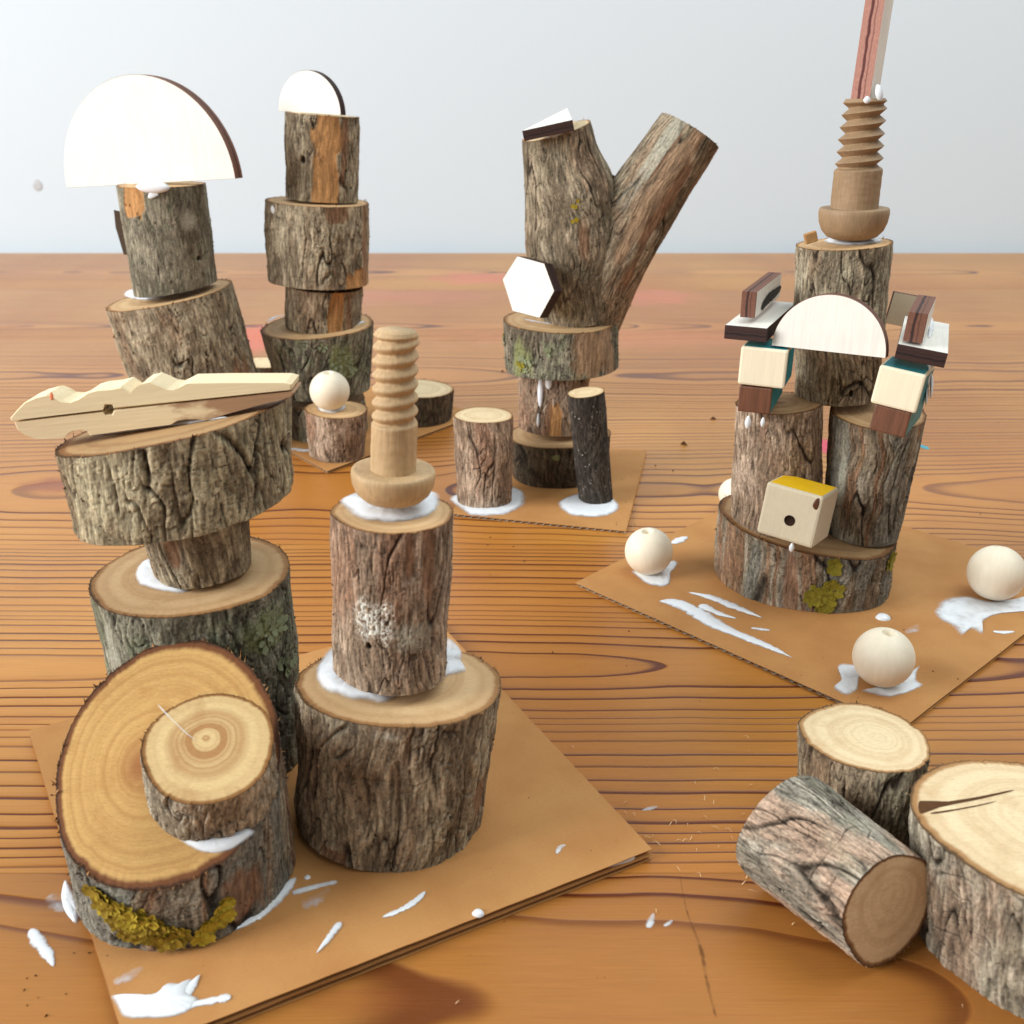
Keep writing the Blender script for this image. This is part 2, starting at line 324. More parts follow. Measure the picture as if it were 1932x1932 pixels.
def bark_fields(P, sp, seed, vfrac, ang, patches):
    """P local cylinder coords in cm; returns height (mm) and colour"""
    N = [Noise(seed * 13 + i) for i in range(5)]
    f = sp['f']; cr = sp.get('cross', .25)
    w = N[0](P, (.35, .35, .28)) * .42; w2 = N[1](P, (1.1, 1.1, .8)) * .13
    Q = P.copy(); Q[:, 0] += w + w2; Q[:, 1] += w * .7 - w2
    n1 = N[0](Q, (f, f, f * .18)); n2 = N[1](Q, (f * 2.4, f * 2.4, f * .55)); n3 = N[2](Q, (f * 5.2, f * 5.2, f * 1.3))
    gate1 = sstep(-.30, .15, N[3](P, (.6, .6, .42))); gate2 = sstep(-.2, .25, N[4](P, (.9, .9, .6)))
    fi1 = (1 - sstep(.0, .06, np.abs(n1 + .02 * n3))) * gate1
    fi2 = (1 - sstep(.0, .075, np.abs(n2))) * gate2
    fi3 = (1 - sstep(.0, .14, np.abs(n3)))
    xc = N[3](Q, (f * .8, f * .8, f * 1.5)); fx = (1 - sstep(0, .06, np.abs(xc))) * sstep(.0, .3, N[2](P, (.7, .7, .9))) * cr
    pl = N[4](Q, (f * 1.2, f * 1.2, f * .34)) + .25 * n3; pq = pl * 4.5 + .5; plate = np.floor(pq) / 4.5; pf = pq - np.floor(pq); ped = (1 - sstep(.0, .14, pf)) * gate2
    pl2 = N[1](Q, (f * 3.1, f * 3.1, f * 1.0)) * 4 + .3 * n3; p2f = pl2 - np.floor(pl2); ped2 = (1 - sstep(0, .12, p2f)) * gate1; plate2 = np.floor(pl2) / 4
    lump = N[2](P, (.7, .7, .6))
    fib = N[2](Q, (12, 12, 1.6)); fib2 = N[3](Q, (23, 23, 4.0)); grit = N[1](P, (17, 17, 11))
    d1, d2 = sp['d1'] * .8, sp['d2']
    h = -d1 * fi1 - d2 * fi2 - .28 * d2 * fi3 - .7 * fx + .7 * d1 * plate + .32 * d1 * plate2 + .4 * lump - .25 * d1 * (ped + ped2) + .16 * fib + .08 * fib2 + .10 * grit
    L, Mi, R, D = (np.array(srgb(*sp[k])) for k in ('light', 'mid', 'red', 'dark'))
    t = sstep(-.45, .5, N[3](P, (1.0, 1.0, .45)) + .35 * fib + .55 * plate + .7 * plate2)[:, None]
    c = mix(Mi, L, t)
    rd = sstep(.05, .42, N[4](Q, (.75, .75, .2)) + .2 * n3)[:, None] * sp['redamt']; c = mix(c, R, rd)
    if sp.get('stripe'):
        sv = N[2](Q, (.85, .85, .05)) + .3 * N[0](Q, (2.2, 2.2, .12))
        c = mix(c, np.array(srgb(116, 116, 112)) * np.ones((len(P), 1)), (sstep(.10, .16, sv) * .7)[:, None])
        c = mix(c, np.array(srgb(128, 90, 64)) * np.ones((len(P), 1)), (sstep(-.10, -.15, sv) * sstep(-.38, -.32, sv) * .75)[:, None])
        h = h - .5 * (1 - sstep(0, .03, np.abs(np.abs(sv) - .12)))
    if sp['green'] > 0:
        g = sstep(.15, .5, N[0](P, (2.6, 2.6, 1.9)) + .6 * N[1](P, (.6, .6, .5)) + .25 * grit)[:, None] * sp['green']
        c = mix(c, np.array(srgb(122, 128, 104)), g)
    c = c * (1 + .55 * fib + .38 * fib2 + .34 * grit + .25 * n3)[:, None]
    dk = np.clip(fi1 * .9 + fi2 * .65 * min(1, d2 * 1.6) + fi3 * .20 + fx * .9 + .55 * ped + .40 * ped2, 0, 1)[:, None]
    dk = dk * min(1.0, .45 + d1)
    c = mix(c, D, dk)
    for (a0, aw, v0, v1, kind) in patches:
        da = np.abs((ang - math.radians(a0) + math.pi) % (2 * math.pi) - math.pi) / math.radians(aw)
        dv = np.abs(vfrac - (v0 + v1) / 2) / ((v1 - v0) / 2)
        ed = (da ** 3 + dv ** 3) ** (1 / 3) + .55 * N[2](P, (1.5, 1.5, .5)) + .30 * N[1](P, (4, 4, 1.2)) + .10 * fib
        if kind == 'wood':
            m = sstep(1.03, .93, ed); h = mix(h, -.75 + .10 * fib + .05 * fib2, m)
            wc = np.array(srgb(176, 128, 80)) * (1 + .45 * N[3](Q, (5, 5, .5)) + .3 * fib)[:, None]
            c = mix(c, wc, m[:, None])
        elif kind == 'red':
            m = sstep(1.1, .6, ed); h = mix(h, -.5 + .12 * fib, m)
            c = mix(c, np.array(srgb(132, 94, 70)) * (1 + .6 * fib)[:, None], m[:, None] * .75)
        elif kind == 'tan':
            m = sstep(1.1, .8, ed); h = mix(h, -.3 + .2 * fib, m * .7)
            c = mix(c, np.array(srgb(152, 122, 98)) * (1 + .5 * fib + .5 * N[3](Q, (3, 3, .3)))[:, None], m[:, None] * .85)
        elif kind == 'chalk':
            st = N[4](P, (7.5, 7.5, 5)); s2 = N[3](P, (5, 5, 7)); m = np.clip(sstep(1.05, .45, ed) * (sstep(.13, .02, np.abs(st)) + .9 * sstep(.12, .02, np.abs(s2)) + .55 * sstep(-.1, .35, grit)), 0, 1)
            h = h + .15 * m; c = mix(c, np.array(srgb(228, 224, 218)), m[:, None])
        elif kind == 'green':
            m = sstep(1.0, .6, ed + .3 * grit); c = mix(c, np.array(srgb(134, 138, 92)) * (1 + .5 * grit)[:, None], m[:, None] * .8); h = h + .3 * m
        elif kind == 'pale':
            m = sstep(1.1, .3, ed); c = mix(c, np.array(srgb(176, 172, 160)) * (1 + .3 * grit)[:, None], m[:, None] * .7)
        elif kind == 'knot':
            m = sstep(1.0, .3, np.sqrt(da ** 2 + dv ** 2)); h = h - 1.8 * m
            c = mix(c, np.array(srgb(40, 28, 20)), sstep(.1, .7, m)[:, None])
    g = c @ np.array([.3, .6, .1]); c = mix(c, g[:, None] * np.array([1.03, 1.0, .92]), .10) * 1.24 * np.array([1.0, .985, .91])
    return h, np.clip(c, .006, .85)

LOGS = []
def log(parent, base, top, wb, wt, style, seed, zb=None, Yb=None, Yt=None, dY=0.0, P0=None, P1=None, nt=None, nb=None, mid=None,
        nth=300, nv=130, ecc=1.0, pith=(0, 0), cut=None, cut_b=None, name='log', label=None, patches=(), face_parent=None, fringe=46, oval=.03):
    B = P0 if P0 is not None else (gnd(*base, zb) if zb is not None else at(*base, Yb))
    T = P1 if P1 is not None else at(*top, (Yt if Yt is not None else B.y + dY))
    ax = (T - B); L = ax.length; ax.normalize()
    X = Vector((1, 0, 0)); X = (X - ax * X.dot(ax)).normalized(); Yv = ax.cross(X)
    Mw = frame(B, X, Yv, ax); Mi = Mw.inverted()
    R0, R1 = m_px(wb, B) / 2, m_px(wt, T) / 2
    # centre line and radius along s
    ss = np.linspace(0, 1, nv)
    if mid:
        pts = [(0, 0, R0)] + [] ; keys = [0.0]; cs = [np.array([0, 0, 0.0])]; rs = [R0]
        for (u, v, w) in mid:
            p = at(u, v, (B.y + T.y) / 2); q = Mi @ p; keys.append(q.z / L); cs.append(np.array([q.x, q.y, q.z])); rs.append(m_px(w, p) / 2)
        keys.append(1.0); cs.append(np.array([0, 0, L])); rs.append(R1)
        ks = np.array(keys); cs = np.array(cs)
        def smooth_interp(x, k, v):
            y = np.interp(x, k, v); ker = np.hanning(max(5, nv // 5)); ker /= ker.sum(); pad = len(ker) // 2
            e = np.concatenate([2 * y[0] - y[1:pad + 1][::-1], y, 2 * y[-1] - y[-pad - 1:-1][::-1]])
            return np.convolve(e, ker, 'valid')[:len(y)]
        cx, cy = smooth_interp(ss, ks, cs[:, 0]), smooth_interp(ss, ks, cs[:, 1]); rad = smooth_interp(ss, ks, np.array(rs))
    else:
        cx = cy = np.zeros(nv); rad = R0 + (R1 - R0) * ss
    th = np.linspace(0, 2 * math.pi, nth, endpoint=False)
    TH, S = np.meshgrid(th, ss)
    rg = np.random.RandomState(seed); ph = rg.rand(4) * 6.28
    shape = 1 + oval * np.cos(2 * TH + ph[0]) + oval * .6 * np.cos(3 * TH + ph[1] + S) + oval * .3 * np.cos(5 * TH + ph[2])
    Rb = rad[:, None] * shape
    Rm = (R0 + R1) / 2
    Pn = np.stack([np.cos(TH) * Rm, np.sin(TH) * Rm, S * L], -1).reshape(-1, 3) * 100 + seed * 7.3
    phi = math.atan2(-B.x, B.y); ang = (TH + math.pi / 2).ravel() - phi
    h, c = bark_fields(Pn, ST[style], seed, S.ravel(), ang, patches)
    Rd = Rb + (h.reshape(nv, nth) * .001) * min(1.0, .35 + Rm / .03) * (1 - .55 * np.maximum(S, 1 - S) ** 22)
    x = np.cos(TH) * Rd; y = np.sin(TH) * Rd * ecc
    n0 = (Mi.to_3x3() @ (Vector(nb) if nb else -ax)); n1 = (Mi.to_3x3() @ (Vector(nt) if nt else ax))
    o0 = -(x * n0.x + y * n0.y) / n0.z; o1 = -(x * n1.x + y * n1.y) / n1.z
    jag = (Noise(seed + 99)(np.stack([np.cos(th) * Rm * 900, np.sin(th) * Rm * 900, th * 0], 1)) * .00022)
    z = S * L + (1 - S) * o0 + S * o1 + (S ** 14) * jag[None, :]
    V = np.stack([x + cx[:, None], y + cy[:, None], z], -1)
    vv = V.reshape(-1, 3)
    i = np.arange(nth); j = (i + 1) % nth; fs = []
    k = np.arange(nv - 1)[:, None] * nth
    q = np.stack([k + i, k + j, k + nth + j, k + nth + i], -1).reshape(-1, 4); fs.append(q)
    nvv = len(vv); vv = np.concatenate([vv, V[0].mean(0)[None]]); c = np.concatenate([c, c[:1]])
    fs.append(np.stack([j, i, np.full(nth, nvv)], -1))
    # torn bark fibres along the cut edges
    if fringe:
        ex, ec, ef = [], [], []; b0 = len(vv)
        for e in range(fringe):
            r_ = nv - 1 if rg.rand() < .8 or not cut_b else 0
            a = rg.randint(nth); p = V[r_, a]; q2 = V[r_, (a + 1 + rg.randint(2)) % nth]
            out = np.array([math.cos(th[a]), math.sin(th[a]), 0]); ln = rg.uniform(.0003, .0014) * (Rm / .022)
            tip = (p + q2) / 2 + out * ln * rg.uniform(-.3, .8) + np.array([0, 0, (1 if r_ else -1) * ln * rg.uniform(.2, .9)]) + rg.normal(size=3) * ln * .3
            ex += [p, q2, tip]; cc = np.array(srgb(*[(150, 104, 62), (96, 66, 42), (178, 132, 86)][rg.randint(3)])); ec += [cc] * 3
            ef.append([b0 + 3 * e, b0 + 3 * e + 1, b0 + 3 * e + 2])
        for e2 in range(int(fringe * 2.2)):     # small lifted flakes of bark down the side
            r_ = rg.randint(3, nv - 14); a = rg.randint(nth); ln = rg.uniform(.0002, .0007) * (Rm / .022)
            p = V[r_, a]; q2 = V[r_ + rg.randint(4, 11), (a + rg.randint(0, 3)) % nth]; m_ = V[r_ + 2, (a + 2) % nth]
            out = np.array([math.cos(th[a]), math.sin(th[a]), 0]); tan = np.array([-math.sin(th[a]), math.cos(th[a]), 0])
            tip = mix(p, q2, rg.uniform(.3, .9)) + out * ln + tan * ln * rg.uniform(-1.5, 1.5)
            cc = c[r_ * nth + a] * rg.uniform(.75, 1.15); e_ = len(ex); ex += [p - out * .0002, q2 - out * .0002, tip]; ec += [cc] * 3; ef.append([b0 + e_, b0 + e_ + 1, b0 + e_ + 2])
        vv = np.concatenate([vv, np.array(ex)]); c = np.concatenate([c, np.array(ec)]); fs.append(np.array(ef))
    me = np_mesh(name, vv, fs, M_BARK, True, {'col': c})
    o = link(bpy.data.objects.new(name, me), parent, Mw)
    if label: o['label'] = label
    info = dict(phi=phi, o=o, V=V, M=Mw, th=th, L=L, R=Rm, ax=ax, B=B, T=T, n1=Vector(nt).normalized() if nt else ax.copy())
    # cut face with growth rings
    def cap(ring, mat, top_):
        nr = 10; ct = ring.mean(0)
        pt = ct + np.array([pith[0], pith[1], 0]) * Rm
        nn = n1 if top_ else n0; pt[2] = ct[2] - ((pt[0] - ct[0]) * nn.x + (pt[1] - ct[1]) * nn.y) / nn.z
        lift = np.array([0, 0, .00004 if top_ else -.00004])
        rr = np.linspace(0, 1, nr + 1)[1:]
        vs = [pt + lift]; ra = [0.0]
        ker = np.hanning(23); ker /= ker.sum(); wr = np.concatenate([ring[-11:], ring, ring[:11]])
        sm = np.stack([np.convolve(wr[:, q], ker, 'valid') for q in range(3)], 1)
        pl_z = lambda a: ct[2] - ((a[:, 0] - ct[0]) * nn.x + (a[:, 1] - ct[1]) * nn.y) / nn.z
        for r_ in rr:
            b_ = mix(sm, ring, sstep(.80, 1.0, r_)); q_ = pt + (b_ - pt) * r_
            if r_ < .99: q_[:, 2] = pl_z(q_)
            vs += list(q_ + lift); ra += [r_] * nth
        vs = np.array(vs); ff = [np.stack([np.zeros(nth, int), 1 + i, 1 + j], -1)]
        for a in range(nr - 1):
            b = 1 + a * nth; ff.append(np.stack([b + i, b + nth + i, b + nth + j, b + j], -1))
        if not top_: ff = [f_[:, ::-1] for f_ in ff]
        m2 = np_mesh('cut_face', vs, ff, mat, True, {'rr': np.array(ra)})
        return link(bpy.data.objects.new('cut_face', m2), face_parent or o, Mw)
    if cut is not None: cap(V[-1], cut, True)
    if cut_b is not None: cap(V[0], cut_b, False)
    LOGS.append(info); return info
def surf(info, a, v):
    nv, nth, _ = info['V'].shape
    th = math.radians(a) - math.pi / 2 + info['phi']
    it = int(round((th % (2 * math.pi)) / (2 * math.pi) * nth)) % nth; iv = int(round(v * (nv - 1)))
    p = Vector(info['V'][iv, it]); n = Vector((math.cos(th), math.sin(th), 0)); return p, n

def lichen(info, spots, mat, fl=.0022, seed=1, name='lichen', flat=.35):
    """crust of small lobed leaves; spots: (angle, v, radius m, count)"""
    rg = random.Random(seed); V, Fc = [], []
    for (a, v, rad, cnt) in spots:
        for _ in range(cnt):
            rr = rad * math.sqrt(rg.random()); t = rg.random() * 6.283
            da = math.degrees(rr * math.cos(t) / info['R']); dv = rr * math.sin(t) / info['L']
            p, n = surf(info, a + da, min(.99, max(.01, v + dv)))
            tx = UP.cross(n) if abs(n.z) < .9 else Vector((1, 0, 0)); tx.normalize(); ty = n.cross(tx)
            # leaf points outwards from the colony centre
            d = (tx * math.cos(t) + ty * math.sin(t)); e = n.cross(d); s = fl * rg.uniform(.5, 1.25); lift = rg.uniform(.0001, .0007)
            b = len(V); ph_ = rg.random() * 3; K = 15; V.append(p + n * (lift + s * .10))
            for q in range(K):
                w = 2 * math.pi * q / K; r_ = s * (.62 + .26 * abs(math.cos(2.5 * w + ph_)) + .12 * rg.random())
                V.append(p + d * (math.cos(w) * r_) + e * (math.sin(w) * r_ * .85) + n * (lift + flat * s * (.5 + .5 * math.cos(w)) * rg.uniform(.4, 1.3)))
            for q in range(K): Fc.append((b, b + 1 + q, b + 1 + (q + 1) % K))
    me = np_mesh(name, [tuple(p) for p in V], np.array(Fc), mat, True)
    return link(bpy.data.objects.new(name, me), info['o'], info['M'])

# ------------------------------------------------------------------ glue
def catmull(pts, n):
    P = [np.array(p, float) for p in pts]; K = len(P); out = []
    for i in range(K):
        a, b, c, d = P[i - 1], P[i], P[(i + 1) % K], P[(i + 2) % K]
        for t in np.linspace(0, 1, n, endpoint=False):
            out.append(.5 * (2 * b + (c - a) * t + (2 * a - 5 * b + 4 * c - d) * t * t + (3 * b - a - 3 * c + d) * t ** 3))
    return np.array(out)
def glue_mesh(rings, thks, closed_center):
    pass
def glue(parent, poly, plane, t=.0008, thick=1.0, name='glue_pool', mat=None, label=None):
    """white glue pool: outline in picture points projected to the plane (point, normal)"""
    P, n = plane; n = n.normalized(); t *= .85
    W = [onplane(u, v, P, n) for u, v in poly]
    c = sum(W, Vector()) / len(W); X = Vector((1, 0, 0)); X = (X - n * X.dot(n)).normalized(); Y = n.cross(X); Mw = frame(c, X, Y, n)
    q = [((p - c).dot(X), (p - c).dot(Y)) for p in W]
    out = catmull(q, 6); K = len(out); rg = np.random.RandomState(len(LOGS) * 7 + K + int(abs(c.x) * 9999) % 97)
    V = [[0, 0, t]]; T = [thick]; prof = [(.25, 1.0, 1), (.5, .95, 1), (.72, .82, 1), (.86, .62, .9), (.96, .28, .5), (1.07, .01, .0)]
    for (r_, hh, tt) in prof:
        for k in range(K): V.append([out[k][0] * r_, out[k][1] * r_, .00008 + t * hh * (1 + .15 * rg.randn() * (r_ > .3) * .5)]); T.append(thick * tt)
    i = np.arange(K); j = (i + 1) % K; ff = [np.stack([0 * i, 1 + i, 1 + j], -1)]
    for a in range(len(prof) - 1):
        b = 1 + a * K; ff.append(np.stack([b + i, b + K + i, b + K + j, b + j], -1))
    me = np_mesh(name, V, ff, mat or M_GLUE, True, {'thk': np.array(T)})
    o = link(bpy.data.objects.new(name, me), parent, Mw)
    if label: o['label'] = label
    return o
def smear(parent, pts, plane, t=.0006, thick=1.0, name='glue_smear', mat=None):
    """glue smear: picture points (u, v, half width px) along a stroke on the plane"""
    P, n = plane; n = n.normalized(); t *= .45
    pts = list(pts); D = 8
    A = np.array(pts, float); s = np.arange(len(A)); tt = np.linspace(0, len(A) - 1, D * (len(A) - 1) + 1)
    ext = np.vstack([2 * A[0] - A[1], A, 2 * A[-1] - A[-2]])
    B = []
    for x in tt:
        k = min(int(x), len(A) - 2); f = x - k; a, b, c, d = ext[k], ext[k + 1], ext[k + 2], ext[k + 3]
        B.append(.5 * (2 * b + (c - a) * f + (2 * a - 5 * b + 4 * c - d) * f * f + (3 * b - a - 3 * c + d) * f ** 3))
    B = np.array(B)
    W = [onplane(b[0], b[1], P, n) for b in B]; c0 = sum(W, Vector()) / len(W)
    X = Vector((1, 0, 0)); X = (X - n * X.dot(n)).normalized(); Y = n.cross(X); Mw = frame(c0, X, Y, n)
    rg = np.random.RandomState(int(B[0][0]) + int(B[-1][1]))
    V, T = [], []; prof = [(-1.1, .02, 0), (-.85, .4, .5), (-.45, .85, .95), (0, 1, 1), (.45, .85, .95), (.85, .4, .5), (1.1, .02, 0)]
    m = len(B)
    for k in range(m):
        d = (W[min(k + 1, m - 1)] - W[max(k - 1, 0)]); d.normalize(); e = n.cross(d)
        endf = math.sqrt(max(0.0, 1 - abs(2 * k / (m - 1) - 1) ** 6)) if True else 1
        w = m_px(max(B[k][2], .8), W[k]) * (1 + .10 * rg.randn()) * max(.12, endf)
        for (a, hh, th_) in prof:
            p = W[k] + e * (a * w) - c0
            V.append([p.dot(X), p.dot(Y), .00008 + t * hh * max(.15, endf)]); T.append(thick * th_ * min(1, .1 + endf))
    q = []
    for k in range(m - 1):
        for a in range(6):
            b = k * 7 + a; q.append((b, b + 1, b + 8, b + 7))
    me = np_mesh(name, V, np.array(q)[:, ::-1], mat or M_GLUE, True, {'thk': np.array(T)})
    return link(bpy.data.objects.new(name, me), parent, Mw)
def drop(parent, p, n, sx, sy, sz, name='glue_drop', mat=None, up=UP):
    n = n.normalized(); Y = up - n * up.dot(n)
    Y = Y.normalized() if Y.length > .1 else Vector((0, 1, 0)); X = Y.cross(n)
    V, ff = [], []; A, Bn = 16, 9
    for b in range(Bn):
        ph = math.pi / 2 * b / (Bn - 1)
        for a in range(A):
            w = 2 * math.pi * a / A; r_ = math.cos(ph); tear = 1 - .35 * max(0, math.sin(w)) * r_
            V.append((math.cos(w) * r_ * sx * tear, math.sin(w) * r_ * sy, math.sin(ph) * sz - .0002))
    for b in range(Bn - 1):
        for a in range(A): ff.append((b * A + a, b * A + (a + 1) % A, (b + 1) * A + (a + 1) % A, (b + 1) * A + a))
    me = np_mesh(name, V, np.array(ff), mat or M_GLUE, True, {'thk': np.ones(len(V))})
    return link(bpy.data.objects.new(name, me), parent, frame(p, X, Y, n))

# ------------------------------------------------------------------ plywood plates, blocks, beads, pegs
def plate(parent, name, outline, thick, Mw, face, edge, label=None, bev=.00018):
    """outline (x, y) counter-clockwise in local plane, plate from z=0 (front, facing -z... front is z=thick)"""
    K = len(outline); O = np.array(outline, float); c = O.mean(0)
    V, ff, mi = [], [], []
    def ring(z, ins):
        for p in O:
            d = c - p; d /= max(1e-9, np.linalg.norm(d)); V.append([*(p + d * ins), z])
    ring(0, bev); ring(bev, 0); ring(thick - bev, 0); ring(thick, bev)
    for r_ in range(3):
        for k in range(K):
            a, b = r_ * K + k, r_ * K + (k + 1) % K; ff.append((a, b, b + K, a + K)); mi.append(1)
    me = bpy.data.meshes.new(name)
    faces = ff + [tuple(range(K))[::-1], tuple(range(3 * K, 4 * K))]
    me.from_pydata(V, [], faces); me.materials.append(face); me.materials.append(edge)
    for p, m in zip(me.polygons, mi + [0, 0]): p.material_index = m
    me.update()
    o = link(bpy.data.objects.new(name, me), parent, Mw); o['thickness'] = float(thick)
    if label: o['label'] = label
    return o
def half_disc(parent, pL, pR, thick, lean=0.0, face=None, edge=None, label=None, name='half_disc', hscale=1.0):
    X = pR - pL; R = X.length / 2; X.normalize()
    up = (UP - X * UP.dot(X)).normalized(); n = X.cross(up)       # towards the viewer
    up = (up * math.cos(lean) - n * math.sin(lean)).normalized(); n = X.cross(up)
    c = (pL + pR) / 2
    out = [(R * math.cos(t), R * math.sin(t) * hscale) for t in np.linspace(0, math.pi, 49)]
    return plate(parent, name, out, thick, frame(c - n * thick, X, up, n), face or M_PLY, edge or M_PLY_EDGE, label)
def block(parent, name, p, ex, ey, ez, sx, sy, sz, mats, bev=.0006, label=None, lam='z', jitter=0.0):
    """box from front-lower-left corner p; mats: dict of side -> material (front back left right top bottom, or all)"""
    V = []; bvl = bev
    import itertools
    me = bpy.data.meshes.new(name)
    import bmesh
    bm = bmesh.new()
    g = {}
    for i, j, k in itertools.product((0, 1), repeat=3): g[i, j, k] = bm.verts.new((i * sx, j * sy, k * sz))
    sides = dict(front=[(0, 0, 0), (1, 0, 0), (1, 0, 1), (0, 0, 1)], back=[(1, 1, 0), (0, 1, 0), (0, 1, 1), (1, 1, 1)], left=[(0, 1, 0), (0, 0, 0), (0, 0, 1), (0, 1, 1)],
                 right=[(1, 0, 0), (1, 1, 0), (1, 1, 1), (1, 0, 1)], top=[(0, 0, 1), (1, 0, 1), (1, 1, 1), (0, 1, 1)], bottom=[(0, 1, 0), (1, 1, 0), (1, 0, 0), (0, 0, 0)])
    ml = []
    for s, c in sides.items():
        m = mats.get(s, mats['all'])
        if m not in ml: ml.append(m)
        f = bm.faces.new([g[x] for x in c]); f.material_index = ml.index(m)
    bmesh.ops.bevel(bm, geom=list(bm.edges), offset=bev, segments=2, affect='EDGES', profile=.5)
    bm.to_mesh(me); bm.free()
    for m in ml: me.materials.append(m)
    Mw = frame(p, ex, ey, ez)
    o = link(bpy.data.objects.new(name, me), parent, Mw)
    if label: o['label'] = label
    return o
def lathe(prof, nseg, fn=None):
    V, ff = [], []
    for (r, z) in prof:
        for k in range(nseg):
            w = 2 * math.pi * k / nseg; V.append((r * math.cos(w), r * math.sin(w), z))
    for a in range(len(prof) - 1):
        for k in range(nseg): ff.append((a * nseg + k, a * nseg + (k + 1) % nseg, (a + 1) * nseg + (k + 1) % nseg, (a + 1) * nseg + k))
    return V, ff
def bead_mesh(R):
    hr = R * .2; prof = [(hr, -R * .97), (hr * 1.15, -R * .975)]
    t0 = math.asin(hr * 1.25 / R)
    prof = [(hr, -R * .5), (hr, -R * .96)] + [(R * math.sin(t), -R * math.cos(t)) for t in np.linspace(t0, math.pi - t0, 40)] + [(hr, R * .96), (hr, R * .2), (0.00001, R * .2)]
    V, ff = lathe(prof, 64); return np_mesh('bead', V, np.array(ff), M_BEAD, True)
BEADS = {}
def bead(parent, p, R, tilt=(0, 0), label=None):
    key = round(R, 5)
    if key not in BEADS: BEADS[key] = bead_mesh(R)
    Mw = Matrix.Translation(p) @ Matrix.Rotation(math.radians(tilt[0]), 4, 'X') @ Matrix.Rotation(math.radians(tilt[1]), 4, 'Y')
    o = link(bpy.data.objects.new('bead', BEADS[key]), parent, Mw)
    if label: o['label'] = label
    return o
def peg(parent, P0, P1, rh, rs, rt, hh, hs, pitch, amp, sharp, mat_s, mat_h, label, nseg=72, nz=200, twist=1):
    """turned wooden screw: dome head, plain shaft, threaded end"""
    ax = P1 - P0; L = ax.length; ax.normalize(); X = Vector((1, 0, 0)); X = (X - ax * X.dot(ax)).normalized(); Y = ax.cross(X); Mw = frame(P0, X, Y, ax)
    root = link(bpy.data.objects.new('wooden_screw', None), parent, Mw); root['label'] = label; root.empty_display_size = .01
    prof = [(.0001, 0), (rh * .55, 0.0), (rh * .72, hh * .08), (rh * .88, hh * .28), (rh * .97, hh * .55), (rh, hh * .82), (rh * .99, hh * .95), (rh * .96, hh), (rh * .9, hh), (rs * .9, hh * .995)]
    V, ff = lathe(prof, nseg); link(bpy.data.objects.new('screw_head', np_mesh('screw_head', V, np.array(ff), mat_h, True)), root, Mw)
    zs = np.linspace(hh * .98, L, nz); th = np.linspace(0, 2 * math.pi, nseg, endpoint=False)
    TH, Z = np.meshgrid(th, zs); z1 = hs
    r = np.where(Z < z1, rs, rs + (rt - rs) * np.clip((Z - z1) / (L - z1), 0, 1))
    phs = (Z - z1) / pitch - twist * TH / (2 * math.pi); tri = np.abs((phs % 1) * 2 - 1)
    if not sharp: tri = .5 + .5 * np.cos((phs % 1) * 2 * math.pi); tri = tri ** .8
    inn = sstep(z1 - pitch * .1, z1 + pitch * .25, Z) * sstep(L - pitch * .15, L - pitch * .6, Z)
    r = r - amp * (1 - tri) * inn
    r = r * (1 + .008 * np.cos(3 * TH + Z * 300)) - .0007 * sstep(L - .0012, L, Z)
    r = r + Noise(5)(np.stack([np.cos(TH).ravel() * 3, np.sin(TH).ravel() * 3, Z.ravel() * 700], 1)).reshape(TH.shape) * .00010
    V = np.stack([np.cos(TH) * r, np.sin(TH) * r, Z], -1).reshape(-1, 3); i = np.arange(nseg); j = (i + 1) % nseg
    k = np.arange(nz - 1)[:, None] * nseg; q = np.stack([k + i, k + j, k + nseg + j, k + nseg + i], -1).reshape(-1, 4)
    b = len(V); V = np.concatenate([V, [[0, 0, L]]]); e = (nz - 1) * nseg
    tri_ = np.stack([e + i, e + j, np.full(nseg, b)], -1)
    link(bpy.data.objects.new('screw_shaft', np_mesh('screw_shaft', V, [q, tri_], mat_s, True)), root, Mw)
    return root
